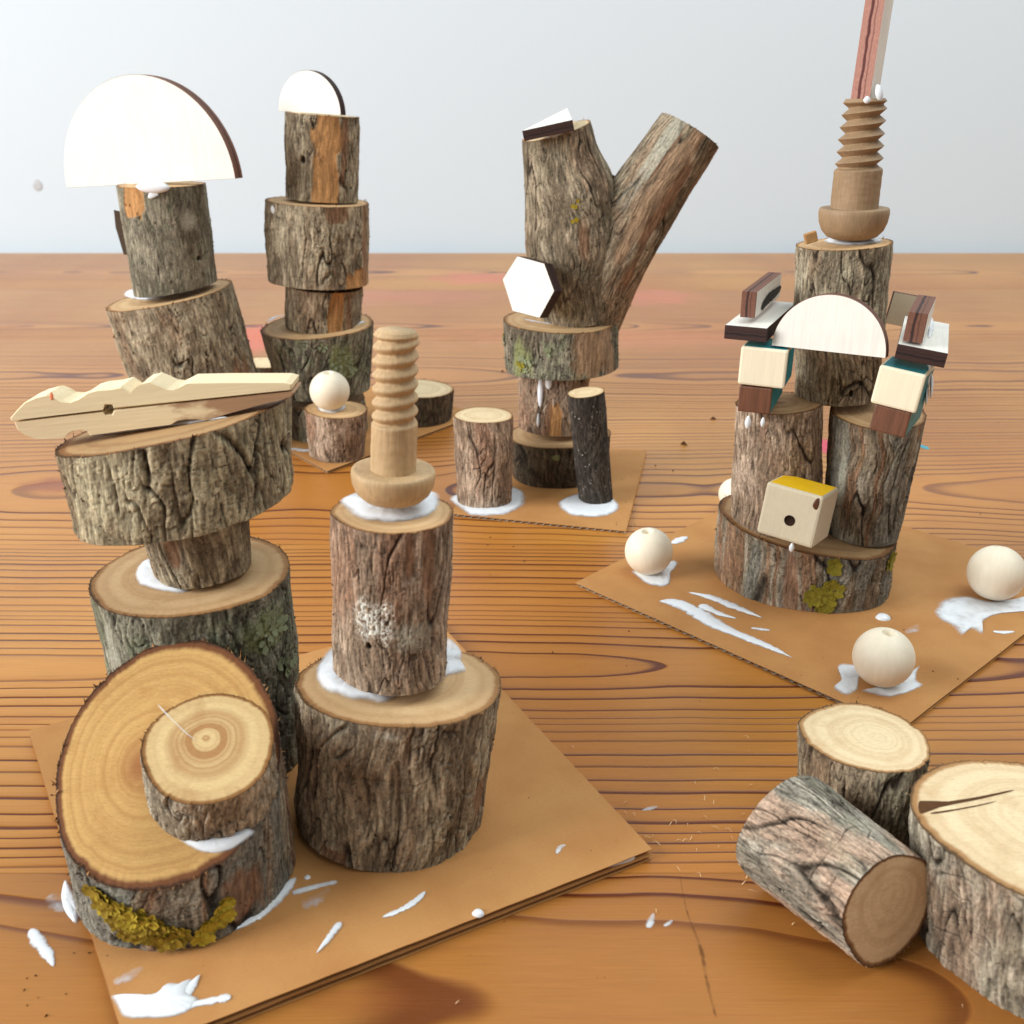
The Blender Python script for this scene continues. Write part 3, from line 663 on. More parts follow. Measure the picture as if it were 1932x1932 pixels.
def card(parent, corners, layers=1, t=.0021, label=None, wave_edge=(0, 1)):
    """corrugated card lying on the table; corners picture points counter-clockwise from above; flutes run across edge wave_edge"""
    Q = [gnd(u, v, layers * t) for u, v in corners]; Q = [Vector((p.x, p.y, 0)) for p in Q]
    c = sum(Q, Vector()) / 4; Mw = Matrix.Translation(c); q = [p - c for p in Q]
    root = link(bpy.data.objects.new('cardboard_base', None), parent, Mw); root.empty_display_size = .02
    if label: root['label'] = label
    def sheet(name, z0, z1, ins):
        n = 24; edge = []
        for a in range(4):
            for k in range(n): edge.append(q[a].lerp(q[(a + 1) % 4], k / n))
        rg = random.Random(int(z0 * 1e6) + int(c.x * 1e4))
        ed = [(e * (1 - ins + rg.uniform(-.0015, .001))) for e in edge]; K = len(ed)
        V = [(e.x, e.y, z0) for e in ed] + [(e.x, e.y, z1) for e in ed]
        me = bpy.data.meshes.new(name)
        me.from_pydata(V, [], [tuple(range(K))[::-1], tuple(range(K, 2 * K))] + [(k, (k + 1) % K, K + (k + 1) % K, K + k) for k in range(K)])
        me.materials.append(M_CARD); me.update()
        return link(bpy.data.objects.new(name, me), root, Mw)
    for l in range(layers):
        z = l * t + .0001
        sheet('card_liner', z, z + .0002, .002 if l else 0.0); sheet('card_liner', z + t - .00032, z + t - .00012, 0.0)
        a, b = wave_edge; d0, d1 = (b + 1) % 4, (a - 1) % 4
        W = (q[b] - q[a]).length; nw = int(W / .0034); V, ff = [], []; n = nw * 8
        for k in range(n + 1):
            f = k / n; zz = z + t / 2 - .00006 + (t / 2 - .00032) * math.sin(2 * math.pi * f * nw)
            for g in (.0, 1.0):
                p = q[a].lerp(q[b], .002 + .996 * f).lerp(q[d1].lerp(q[d0], .002 + .996 * f), g); V.append((p.x, p.y, zz))
        for k in range(n): ff.append((2 * k, 2 * k + 2, 2 * k + 3, 2 * k + 1))
        me = np_mesh('corrugated_layer', V, np.array(ff), M_FLUTE, True)
        s = me; link(bpy.data.objects.new('corrugated_layer', me), root, Mw)
    return root

# ================================================================== the setting
wall_bm = [(-3, 1.335, -.9), (3, 1.335, -.9), (3, 1.335, 2.4), (-3, 1.335, 2.4), (-3, 1.45, -.9), (3, 1.45, -.9), (3, 1.45, 2.4), (-3, 1.45, 2.4)]
wme = bpy.data.meshes.new('wall'); wme.from_pydata(wall_bm, [], [(0, 1, 2, 3), (5, 4, 7, 6), (4, 0, 3, 7), (1, 5, 6, 2), (3, 2, 6, 7), (4, 5, 1, 0)]); wme.materials.append(mat_wall())
wall = link(bpy.data.objects.new('wall', wme), None, Matrix.Identity(4)); tag(wall, kind='structure')
drop(wall, at(71, 349, 1.3349), Vector((0, -1, 0)), .0065, .0075, .0015, 'wall_mark', mat_plain('grey_mark', srgb(190, 192, 196), .8, .2))

M_TABLE = mat_table()
table = thing('table', (0, .7, -.03), 'varnished pine tabletop with dark grain lines and faint pink paint stains', 'table')
edges = [-.25, .012, .204, .408, .612, .812, 1.045, 1.312]
hearts = [(-.1, .07, .02, 3.1, .8), (.165, .050, .055, 7.7, .62), (.305, .016, .045, 1.3, .18), (.475, .055, -.05, 5.2, .05), (.70, .045, .03, 9.4, .2), (.868, .030, .055, 2.6, .1), (1.16, .06, .03, 6.1, 0.0)]  # last value is board tint; the front boards' darker tint paints in shade
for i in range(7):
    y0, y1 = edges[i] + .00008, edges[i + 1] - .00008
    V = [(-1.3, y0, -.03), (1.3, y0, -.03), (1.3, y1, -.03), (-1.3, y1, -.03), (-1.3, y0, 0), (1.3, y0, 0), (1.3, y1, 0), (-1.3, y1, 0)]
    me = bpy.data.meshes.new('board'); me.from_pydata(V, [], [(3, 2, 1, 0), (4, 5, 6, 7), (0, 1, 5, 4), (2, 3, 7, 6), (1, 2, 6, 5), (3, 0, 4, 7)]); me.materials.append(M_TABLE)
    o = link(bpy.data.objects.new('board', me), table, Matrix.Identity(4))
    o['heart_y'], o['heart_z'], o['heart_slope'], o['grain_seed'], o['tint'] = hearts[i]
TP = (Vector((0, 0, 0)), UP)

# ================================================================== sculpture A (front)
TA = .0034
A = thing('wood_sculpture', gnd(640, 1560), 'large front wooden sculpture with clothespin tower, screw-topped tower and slanted log slice on one card', 'sculpture', 'log sculptures on the table')
card(A, [(54, 1378), (243, 1988), (1231, 1602), (819, 1165)], 2, .0017, 'double layer kraft card splashed with white glue', (0, 3))
CA = (Vector((0, 0, TA)), UP)
a1a = log(A, (411, 1412), (362, 1080), 322, 366, 'mossy', 11, zb=TA, nt=(-.03, -.02, 1), nth=420, nv=260, cut=M_CUT, pith=(-.15, .1), label='tall grey mossy log under the clothespin tower',
          patches=[(40, 16, .72, .92, 'green'), (-60, 10, .6, 1.02, 'pale')])
lichen(a1a, [(40, .83, .006, 40), (52, .6, .004, 22), (20, .45, .005, 20)], M_LICH_P, .0013, 4)
a1b = log(A, (384, 1072), (366, 975), 176, 196, 'rough', 12, Yb=a1a['T'].y, nth=260, nv=90, label='short neck log', patches=[(-28, 9, .35, 1.0, 'red')])
a1c = log(A, (352, 945), (334, 792), 392, 424, 'coarse', 13, Yb=a1a['T'].y, dY=.002, nt=(-.19, .05, 1), nb=(.10, .02, -1), nth=460, nv=170, cut=M_CUT_DULL, pith=(.1, .2), label='wide tilted log slice carrying the clothespin', oval=.03)
# clothespin: two wooden halves seen from the side
def pin_pt(x, y): return (.3 * x, 463.7 + .3 * y)
PY = a1c['T'].y - .010
def pin_half(outline, name, mat_, lab, Yf, dep):
    pts = [at(*pin_pt(x, y), Yf) for x, y in outline]
    c = pts[0]; X = (at(*pin_pt(1840, 905), Yf) - at(*pin_pt(70, 1105), Yf)).normalized(); N = Vector((0, -1, 0)); N = (N - X * N.dot(X)).normalized(); Yv = N.cross(X)
    q = [((p - c).dot(X), (p - c).dot(Yv)) for p in pts]
    return plate(A, name, q, dep, frame(c - N * dep, X, Yv, N), mat_, mat_, lab, .0004)
up_ = [(68, 1102), (60, 1088), (100, 1040), (148, 990), (210, 962), (285, 942), (335, 962), (372, 985), (430, 990), (480, 972), (545, 928), (600, 912), (690, 902), (760, 885), (800, 912), (826, 932), (848, 900), (890, 868), (945, 856), (1000, 878), (1050, 902), (1100, 908),
       (1140, 890), (1185, 866), (1400, 862), (1795, 862), (1835, 872), (1832, 906), (712, 1026), (705, 1003), (650, 1000), (640, 1036)]
lo_ = [(86, 1112), (642, 1048), (652, 1064), (700, 1064), (714, 1036), (1832, 916), (1850, 925), (1835, 948), (1500, 1040), (1300, 1098), (1240, 1090), (1180, 1092), (1120, 1100), (1080, 1126), (900, 1152), (562, 1195), (545, 1168), (500, 1158), (450, 1164), (415, 1185), (395, 1212), (330, 1216), (215, 1218), (150, 1192), (108, 1160)]
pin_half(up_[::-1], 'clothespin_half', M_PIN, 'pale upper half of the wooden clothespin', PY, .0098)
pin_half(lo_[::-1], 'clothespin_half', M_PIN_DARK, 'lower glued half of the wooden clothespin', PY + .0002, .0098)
drop(A, at(*pin_pt(322, 945), PY - .0001), Vector((0, -1, .2)), .0005, .0010, .0002, 'paint_spot', mat_plain('orange_paint', srgb(226, 128, 84), .6))
PC = (a1c['T'], a1c['n1'])
smear(A, [(168, 822, 5), (240, 815, 8), (310, 805, 8), (380, 795, 9), (430, 788, 4)], PC, .0012)
glue(A, [(262, 1072), (258, 1092), (270, 1106), (310, 1116), (350, 1118), (380, 1080), (330, 1062), (280, 1056)], (a1a['T'], a1a['n1']), .0016)
# tower with the screw
a2a = log(A, (735, 1535), (757, 1287), 336, 374, 'rough', 21, zb=TA, nt=(.03, .10, 1), nth=460, nv=240, cut=M_CUT, pith=(-.1, .3), label='broad stump under the screw tower', patches=[(-40, 9, -.05, .10, 'red'), (62, 8, .2, .5, 'red'), (-10, 10, .88, 1.0, 'pale')], oval=.03)
a2b = log(A, (738, 1256), (742, 966), 212, 230, 'reddish', 22, Yb=a2a['T'].y, nt=(.02, .03, 1), nth=360, nv=240, cut=M_CUT, pith=(.1, .1), label='upright reddish log with chalky white scratches', patches=[(-22, 24, .30, .62, 'chalk'), (18, 18, .26, .48, 'pale'), (32, 8, .55, 1.02, 'red'), (14, 5, .7, 1.0, 'red'), (-25, 4, .27, .33, 'knot')])
PA2 = (a2a['T'], a2a['n1'])
glue(A, [(636, 1222), (606, 1250), (598, 1280), (612, 1302), (650, 1316), (700, 1324), (735, 1322), (760, 1290), (700, 1230)], PA2, .0026)
glue(A, [(838, 1205), (868, 1225), (872, 1250), (878, 1268), (850, 1275), (825, 1290), (800, 1260)], PA2, .0018, .55)
PB2 = (a2b['T'], a2b['n1'])
glue(A, [(652, 940), (655, 962), (678, 978), (720, 986), (765, 984), (806, 972), (826, 950), (818, 930), (740, 915)], PB2, .0018)
pgY = a2b['T'].y
p0 = at(741, 938, pgY) - UP * .0006; p1 = at(748, 624, pgY)
m1 = m_px(1, p0)
peg(A, p0, p1, 79 * m1, 42.5 * m1, 41 * m1, 58 * m1 * 1.06, 150 * m1, 25.5 * m1, 8.5 * m1, False, M_PEG, M_PEG, 'worn pale wooden screw with rounded thread standing on its head')
# slanted log slice with small log on it
n3 = Vector((-.02, -.63, 1)).normalized()
a3 = log(A, (354, 1642), (318, 1430), 398, 420, 'strips', 31, zb=TA, nt=tuple(n3), nth=520, nv=210, cut=M_CUT_YELLOW, pith=(-.24, -.06), fringe=150, label='big log cut on a slant with dark bark rim', oval=.02, patches=[(25, 12, -.05, .7, 'red')])
PA3 = (a3['T'], n3)
pf = onplane(395, 1465, a3['T'], n3); n4 = Vector((.17, -.50, 1)).normalized(); tt = onplane(395, 1409, a3['T'] + n3 * .0165, n3)
pb = tt - n4 * .0185
a3b = log(A, None, None, 236, 238, 'plated', 32, P0=pb, P1=tt, nth=360, nv=110, cut=M_CUT_GOLD, pith=(-.08, .15), label='small log with golden ringed face on the slant', oval=.03)
glue(A, [(330, 1560), (350, 1592), (390, 1608), (430, 1604), (462, 1585), (475, 1565), (400, 1540)], PA3, .0012)
lichen(a3, [(-47, .80, .0022, 14), (-42, .66, .0030, 26), (-36, .56, .0034, 30), (-30, .44, .0038, 36), (-30, .28, .0032, 30), (-23, .48, .0034, 30), (-22, .30, .0036, 36), (-16, .34, .0032, 30), (-15, .18, .0026, 24), (-9, .24, .0024, 18)], M_LICH_O, .0017, 7, 'lichen', .5)
lichen(a3, [(-40, .64, .003, 12), (-27, .54, .003, 14), (-20, .42, .003, 14), (-11, .30, .0028, 12), (3, .12, .0018, 10), (7, .24, .0024, 22), (12, .34, .0022, 22), (15, .44, .0018, 12), (-44, .8, .0026, 8), (-33, .72, .003, 20), (-26, .62, .003, 20), (-20, .52, .0028, 18)], M_LICH_Y, .0016, 8, 'lichen', .5)
smear(A, [(296, 1328, 1.6), (325, 1358, 1.6), (352, 1384, 1.2), (372, 1398, .8)], (tt + n4 * .0002, n4), .0003, .4, 'glue_string')
# glue on the card
def c2(x, y, w=None): return (.4 * x, 1159 + .4 * y) + ((w * .4,) if w else ())
glue(A, [c2(*p) for p in [(535, 1800), (640, 1805), (735, 1792), (790, 1745), (850, 1745), (900, 1725), (885, 1790), (930, 1815), (900, 1860), (820, 1895), (700, 1905), (590, 1900), (555, 1850)]], CA, .0010)
smear(A, [c2(840, 1800, 60), c2(900, 1755, 30), c2(945, 1700, 6)], CA, .0008); smear(A, [c2(860, 1850, 30), c2(960, 1832, 20), c2(1060, 1812, 26), c2(1090, 1815, 14)], CA, .0006, .85)
smear(A, [c2(1050, 1508, 6), c2(1150, 1462, 22), c2(1240, 1400, 34), c2(1330, 1310, 40), c2(1400, 1240, 20)], CA, .0012, .9)
smear(A, [c2(1370, 1320, 26), c2(1480, 1288, 16), c2(1600, 1262, 20)], CA, .0006, .7); smear(A, [c2(1420, 1380, 40), c2(1500, 1340, 36), c2(1560, 1290, 14)], CA, .0002, .22)
smear(A, [c2(1490, 1605, 4), c2(1550, 1530, 18), c2(1610, 1450, 22)], CA, .0008, .8); smear(A, [(720, 1732, 5), (755, 1718, 6), (785, 1700, 7), (803, 1682, 5)], CA, .0008)
smear(A, [c2(530, 1740, 20), c2(600, 1710, 34), c2(680, 1665, 26)], CA, .0002, .3); smear(A, [(1050, 1612, 3), (1056, 1600, 6), (1068, 1594, 3)], CA, .0003, .5)
drop(A, gnd(902, 1723, TA), UP, .0015, .0013, .0011); drop(A, gnd(580, 1655, TA), UP, .0009, .0009, .0006)
eR = gnd(1195, 1624, TA * .5); smear(A, [(1142, 1640, 6), (1170, 1628, 8), (1200, 1616, 5)], (eR + Vector((0, -.0002, 0)), Vector((.36, -1, .1))), .0003, .7)

# ================================================================== sculpture B (left back, mushroom)
B_ = thing('wood_sculpture', gnd(398, 830), 'tall leaning mushroom of stacked grey logs with big white half disc cap', 'sculpture', 'log sculptures on the table')
b1 = log(B_, (402, 838), (320, 556), 226, 240, 'rough', 41, zb=0, nt=(-.17, -.03, 1), nth=380, nv=220, cut=M_CUT, label='thick leaning lower log', patches=[(50, 14, .0, .6, 'red')])
b2 = log(B_, (330, 542), (304, 348), 158, 166, 'smooth', 42, Yb=b1['T'].y - .004, nb=(.13, .03, -1), nth=300, nv=170, cut=M_CUT, label='smooth grey upper log with a torn top corner', patches=[(-38, 16, .74, 1.05, 'wood'), (38, 4, .26, .33, 'knot'), (30, 16, .55, .8, 'pale')])
by = b2['T'].y
half_disc(B_, at(126, 354, by + .020), at(444, 337, by - .016), .0066, 0.0, M_PLY, M_PLY_EDGE, 'large white half disc of thick plywood', hscale=.97)
drop(B_, at(288, 352, by - .022), Vector((-.2, -1, .25)), .0092, .0032, .0026)
smear(B_, [(300, 356, 8), (288, 366, 7), (280, 374, 3)], (at(290, 360, by - .0225), Vector((-.1, -1, .1))), .0008, .8)
glue(B_, [(245, 548), (238, 560), (270, 566), (312, 562), (300, 545)], (b1['T'], b1['n1']), .0016)
fl = [(-.0012, 0), (.0030, .000), (.0046, .008), (.0030, .021), (-.0018, .0225), (-.0026, .014)]
fc = at(239, 480, by + .0015); plate(B_, 'bark_flake', [(x, y) for x, y in fl], .0012, frame(fc, Vector((1, 0, 0)), Vector((-.12, 0, 1)).normalized(), Vector((0, -1, 0))), M_CHIP, M_CHIP, 'loose strip of dark bark')

# ================================================================== sculpture C (second from left, back)
TC = .0015
Cc = thing('wood_sculpture', gnd(615, 850), 'back tower of five stacked logs with small half disc and a bead out front', 'sculpture', 'log sculptures on the table')
card(Cc, [(440, 792), (617, 889), (905, 781), (715, 725)], 1, TC, None, (0, 1))
c1 = log(Cc, (618, 812), (612, 752), 150, 152, 'mossy', 51, zb=TC, nth=260, nv=70, cut=M_CUT, label='dark bottom log')
cy = c1['B'].y
c2l = log(Cc, (612, 735), (600, 613), 166, 205, 'mossy', 52, Yb=cy, nt=(-.03, -.06, 1), nth=360, nv=140, cut=M_CUT, label='flaring green-grey lichened log', patches=[(25, 18, .3, .9, 'green'), (-66, 14, .3, 1.05, 'pale')])
lichen(c2l, [(22, .6, .007, 40), (34, .45, .005, 26), (5, .85, .003, 10)], M_LICH_P, .0011, 5)
c3 = log(Cc, (611, 618), (612, 540), 136, 140, 'rough', 53, Yb=cy, nth=260, nv=80, label='short neck log with an orange peeled strip', patches=[(20, 13, -.1, 1.1, 'wood'), (42, 6, -.1, 1.1, 'red')])
c4 = log(Cc, (603, 530), (600, 380), 190, 199, 'rough', 54, Yb=cy, nth=360, nv=150, cut=M_CUT, label='drum shaped log with peeled orange lower right', patches=[(48, 20, -.1, .20, 'wood'), (62, 7, -.1, 1.1, 'red'), (20, 12, .78, 1.0, 'red')])
c5 = log(Cc, (607, 376), (608, 216), 132, 136, 'rough', 55, Yb=cy, nth=280, nv=150, cut=M_CUT_PALE, label='top log with a wide peeled orange stripe', patches=[(8, 22, -.1, 1.1, 'wood'), (36, 6, -.1, 1.1, 'red'), (-32, 6, .42, .55, 'knot')])
ty = c5['T'].y
half_disc(Cc, at(526, 210, ty + .010), at(643, 217, ty - .013), .0040, 0, M_PLY, M_PLY_BURNT, 'small white half disc with black burnt edge', hscale=.95)
c8 = log(Cc, (637, 856), (635, 772), 106, 120, 'reddish', 58, zb=TC, nth=240, nv=90, cut=M_CUT, label='little reddish log holding a bead')
bc = at(622, 737, c8['T'].y - .002); rB = m_px(37.5, bc); bead(Cc, bc, rB, (8, 0), 'pale bead on the little reddish log')
glue(Cc, [(600, 768), (605, 776), (628, 780), (650, 772), (648, 764), (620, 760)], (c8['T'], c8['n1']), .0008)
log(Cc, (785, 789), (785, 733), 128, 138, 'dark', 59, zb=TC, nth=240, nv=60, cut=M_CUT_PALE, label='low pale-topped slice behind the worn screw')
log(Cc, (500, 735), (498, 684), 76, 84, 'dark', 60, zb=TC, nth=160, nv=50, cut=M_CUT_PALE, label='low slice half hidden at the left')
smear(Cc, [(546, 846, 7), (575, 850, 9), (600, 846, 5)], (Vector((0, 0, TC)), UP), .0005, .6)
smear(Cc, [(655, 618, 5), (672, 612, 6), (688, 606, 4)], (c2l['T'], c2l['n1']), .0008)
smear(Cc, [(505, 608, 5), (520, 598, 6), (540, 596, 4)], (c2l['T'], c2l['n1']), .0005, .6)
q_, n_ = surf(c4, -60, .92); drop(Cc, c4['M'] @ q_, c4['M'].to_3x3() @ n_, .0022, .0022, .0006)

# ================================================================== sculpture D (middle, forked branch)
TD = .0015
D_ = thing('wood_sculpture', gnd(1050, 900), 'forked branch standing on a mossy disc with white hexagon leaning against it', 'sculpture', 'log sculptures on the table')
card(D_, [(850, 969), (1181, 1002), (1220, 850), (925, 836)], 1, TD, None, (0, 1))
d1 = log(D_, (1056, 892), (1056, 818), 176, 190, 'dark', 61, zb=TD, nth=320, nv=110, cut=M_CUT, pith=(-.2, .1), label='dark bottom stump', patches=[(-4, 5, .7, .85, 'green')])
dy = d1['B'].y
d2 = log(D_, (1040, 806), (1048, 690), 120, 134, 'reddish', 62, Yb=dy, nth=260, nv=110, label='neck log dribbled with glue', patches=[(6, 12, -.1, .5, 'wood'), (-8, 6, -.1, .6, 'red')])
d3 = log(D_, (1061, 690), (1060, 603), 218, 225, 'mossy', 63, Yb=dy, nt=(0, -.02, 1), nth=400, nv=110, cut=M_CUT, label='wide mossy slice', patches=[(-40, 14, .0, .8, 'green'), (40, 30, -.1, 1.1, 'tan')])
lichen(d3, [(-38, .3, .004, 26), (-80, .6, .003, 20), (-12, .62, .002, 12)], M_LICH_P, .0012, 6)
lichen(d3, [(-42, .22, .0025, 14), (-84, .7, .002, 8)], M_LICH_G, .0014, 9)
d4 = log(D_, (1092, 604), (1050, 247), 136, 134, 'branch', 64, Yb=dy, nt=(-.28, -.10, 1), nth=420, nv=300, cut=M_CUT_PALE, name='forked_branch', label='forked branch with one arm leaning right', mid=[(1086, 545, 156), (1080, 450, 182), (1075, 350, 174), (1058, 300, 146)], patches=[(14, 10, .35, .62, 'red')], oval=.02)
log(d4['o'], (1116, 600), (1300, 247), 110, 124, 'branch', 65, Yb=dy - .001, Yt=dy - .004, nt=(.50, .10, .86), nth=320, nv=240, cut=M_CUT_DULL, name='branch_arm', mid=[(1156, 480, 134), (1211, 378, 138)], face_parent=d4['o'], patches=[(10, 20, .3, 1.1, 'tan'), (34, 10, .25, .95, 'red'), (-20, 10, .55, 1.1, 'pale'), (-12, 3, .6, 1.1, 'red'), (-34, 9, .6, 1.1, 'pale')], oval=.03)
lichen(d4, [(8, .66, .0016, 7), (6, .58, .0012, 4)], M_LICH_Y, .0012, 12)
# dark split of bark in the fork
cr = at(1172, 338, dy - .008)
plate(D_, 'bark_flake', [(0, 0), (.004, -.0022), (.0085, -.0004), (.0098, .0010), (.006, .0012), (.003, .0004), (.001, .0014)], .012, frame(cr - Vector((.0045, -.016, .0)), Vector((1, 0, 0)), UP, Vector((0, -1, 0))), M_CRUMB, M_CRUMB, 'torn dark bark in the fork')
hxY = dy - .038
hx = [(948, 527), (967, 587), (1018, 600), (1046, 549), (1027, 497), (976, 483)]
hP = at(997, 542, dy - .030); hn = Vector((-.50, -.86, .16)).normalized(); hX = Vector((.86, -.50, 0)).normalized(); hY = hn.cross(hX)
hq = [onplane(u, v, hP, hn) for u, v in hx]; hth = .0080
plate(D_, 'hexagon_tile', [((p - hP).dot(hX), (p - hP).dot(hY)) for p in hq], hth, frame(hP - hn * hth, hX, hY, hn), M_PLY, M_PLY_BURNT, 'white plywood hexagon with burnt edge')
P3 = (d3['T'], d3['n1'])
smear(D_, [(1085, 610, 4), (1110, 604, 8), (1138, 597, 9), (1152, 596, 5)], P3, .0018); smear(D_, [(985, 602, 3), (1030, 610, 6), (1080, 612, 4)], P3, .0006, .6)
tb = at(1030, 248, dy - .012)
w0, w1, w2 = at(985, 247, dy - .020), at(1080, 226, dy - .024), at(1070, 204, dy + .010)
tn = (w1 - w0).cross(w2 - w0).normalized(); tX = (w1 - w0).normalized(); tY = tn.cross(tX)
plate(D_, 'triangle_tile', [((p - w0).dot(tX), (p - w0).dot(tY)) for p in (w0, w1, w2)], .0045, frame(w0 - tn * .0045, tX, tY, tn), M_PLY, M_PLY_BURNT, 'small cream triangle with inked edge')
glue(D_, [(1028, 256), (1040, 262), (1060, 255), (1072, 246), (1050, 244)], (d4['T'], d4['n1']), .0014)
d6 = log(D_, (914, 944), (912, 783), 100, 110, 'reddish', 66, zb=TD, nth=260, nv=150, cut=M_CUT_PALE, label='small reddish upright log at the front left')
d7 = log(D_, (1124, 943), (1105, 740), 66, 72, 'twig', 67, zb=TD, nth=200, nv=150, cut=M_CUT_PALE, label='thin black stick with pale top')
rg = random.Random(5); lichen(d7, [(rg.uniform(-80, 80), rg.uniform(.05, .9), .002, 1) for _ in range(60)], mat_plain('pale_lenticel', srgb(140, 134, 128), .9, .2), .00042, 3, 'lenticel', .1)
PD = (Vector((0, 0, TD)), UP)
def c5p(x, y): return (821 + .45 * x, 174 + .45 * y)
glue(D_, [c5p(*p) for p in [(66, 1702), (100, 1738), (150, 1772), (230, 1776), (310, 1762), (366, 1728), (370, 1690), (335, 1660), (200, 1640), (110, 1680)]], PD, .0011)
glue(D_, [c5p(*p) for p in [(520, 1728), (560, 1768), (640, 1782), (725, 1772), (768, 1742), (742, 1705), (660, 1680), (590, 1688), (550, 1702)]], PD, .0012)
for (a, v0, v1, w) in ((-24, .98, .45, 6), (-10, .98, .75, 7), (-26, .35, .12, 3)):
    q0, n0 = surf(d2, a, v0); q1, _ = surf(d2, a, v1); n0 = d2['M'].to_3x3() @ n0; pm = (d2['M'] @ q0 + d2['M'] @ q1) / 2
    drop(D_, pm + n0 * .0002, n0, m_px(w, pm), (d2['M'] @ q0 - d2['M'] @ q1).length / 2, .0012, 'glue_drip')

# ================================================================== sculpture E (right, castle)
TE = .0015
E_ = thing('wood_sculpture', gnd(1510, 1090), 'castle tower of logs with white half disc gate, cubes, plywood ledges and beads around it', 'sculpture', 'log sculptures on the table')
card(E_, [(1086, 1099), (1702, 1375), (2059, 1098), (1449, 916)], 1, TE, None, (0, 1))
e1 = log(E_, (1512, 1086), (1524, 985), 312, 320, 'strips', 71, zb=TE, nt=(.10, -.02, 1), nth=460, nv=150, cut=M_CUT_DULL, label='wide bottom log with lichen', patches=[(-6, 7, -.1, 1.1, 'red')])
ey_ = e1['B'].y
lichen(e1, [(12, .30, .0045, 44), (20, .45, .0035, 30), (18, .20, .003, 22), (20, .86, .0028, 26), (16, .06, .0016, 8), (66, .85, .004, 30)], M_LICH_G, .0017, 17, 'lichen', .3)
e2 = log(E_, (1466, 982), (1470, 760), 160, 156, 'reddish', 72, Yb=ey_ - .004, nth=320, nv=190, cut=M_CUT_DULL, label='left post log')
e3 = log(E_, (1625, 1000), (1658, 778), 140, 178, 'strips', 73, Yb=ey_ - .006, dY=-.004, nb=(-.03, .05, -1), nth=340, nv=190, cut=M_CUT, label='right post log leaning right', patches=[(-38, 8, -.1, 1.1, 'pale')])
e4 = log(E_, (1580, 746), (1592, 460), 148, 172, 'rough', 74, Yb=ey_ + .002, nth=340, nv=240, cut=M_CUT, label='central column log', patches=[(20, 5, .05, .12, 'knot')])
sp0 = at(1522, 462, ey_ - .012); block(E_, 'splinter', sp0, Vector((.95, .1, .3)).normalized(), Vector((0, 1, 0)), Vector((-.3, 0, .95)).normalized(), .0042, .002, .0036, {'all': M_CUT_SPL}, .0003)
ty = e4['T'].y
glue(E_, [(1560, 452), (1565, 460), (1605, 464), (1650, 460), (1660, 452), (1610, 444)], (e4['T'], e4['n1']), .0014)
p0 = at(1606, 450, ty); p1 = at(1633, 186, ty); m1 = m_px(1, p0)
peg(E_, p0, p1, 64 * m1, 43 * m1, 38 * m1, 56 * m1, 124 * m1, 21 * m1, 12 * m1, True, M_PEG_DARK, M_PEG_DARK, 'brown wooden screw with a sharp thread', nz=260)
# tall plywood strip on the screw, leaving the frame at the top
s0 = p1 + Vector((-.0028, -.003, 0)); sd = (at(1664, -10, ty) - at(1634, 186, ty)).normalized(); sn = Vector((.80, -.60, 0)); sn = (sn - sd * sn.dot(sd)).normalized(); sx = sd.cross(sn)
st_t = m_px(36, p1)
plate(E_, 'plywood_strip', [(0, 0), (.0085, 0), (.0085, .085), (0, .085)], st_t, frame(s0 - sn * st_t * .5 - UP * .0005, -sx if sx.y < 0 else sx, sd, (-sx if sx.y < 0 else sx).cross(sd)), M_PLY, M_PLY_PINK, 'tall narrow plywood strip on the screw')
drop(E_, at(1636, 188, ty - .013), Vector((0, -1, .3)), .0012, .0012, .0008); drop(E_, at(1658, 176, ty - .005), Vector((.6, -.7, .3)), .0018, .0030, .0016)
# castle frame turned to the left
yw = math.radians(22); ex = Vector((math.cos(yw), -math.sin(yw), 0)); eb = Vector((math.sin(yw), math.cos(yw), 0))
fy = ey_ - .036
half_disc(E_, at(1455, 652, fy + .009), at(1671, 676, fy - .009), .0052, math.radians(4), M_PLY, M_PLY_EDGE, 'white half disc over the gate')
def mm(w, Y, v=650): return m_px(w, at(1550, v, Y))
# upper left cube and lower brown block, teal painted tops and sides
lY = fy + .010
pc = at(1391, 725, lY); block(E_, 'wooden_cube', pc, ex, eb, Vector((.03, 0, 1)).normalized(), mm(88, lY), .018, mm(74, lY), {'all': M_CUBE, 'top': M_TEAL, 'right': M_TEAL}, .0008, 'cream cube with a teal top, left side')
pc = at(1391, 776, lY + .0006); block(E_, 'wooden_block', pc, ex, eb, UP, mm(62, lY), .030, mm(51, lY), {'all': M_BROWNBLK, 'right': M_TEAL}, .0005, 'brown block with a teal side, left')
rY = fy - .008
yr = math.radians(30); ebr = Vector((math.sin(yr), math.cos(yr), 0)); ez = Vector((.11, 0, 1)).normalized(); er0 = Vector((ex.x, ex.y, -.12)).normalized(); er = Vector((math.cos(yr), -math.sin(yr), -.12)).normalized()
pc = at(1641, 760, rY); block(E_, 'wooden_cube', pc, er, ebr, ez, mm(86, rY), .018, mm(76, rY), {'all': M_CUBE, 'top': M_TEAL, 'right': M_TEAL}, .0008, 'cream cube with teal top, dripping glue, right side')
pc = at(1639, 810, rY + .0006); block(E_, 'wooden_block', pc, er, ebr, ez, mm(68, rY), .030, mm(52, rY), {'all': M_BROWNBLK, 'right': M_TEAL}, .0005, 'brown block with a teal side, right')
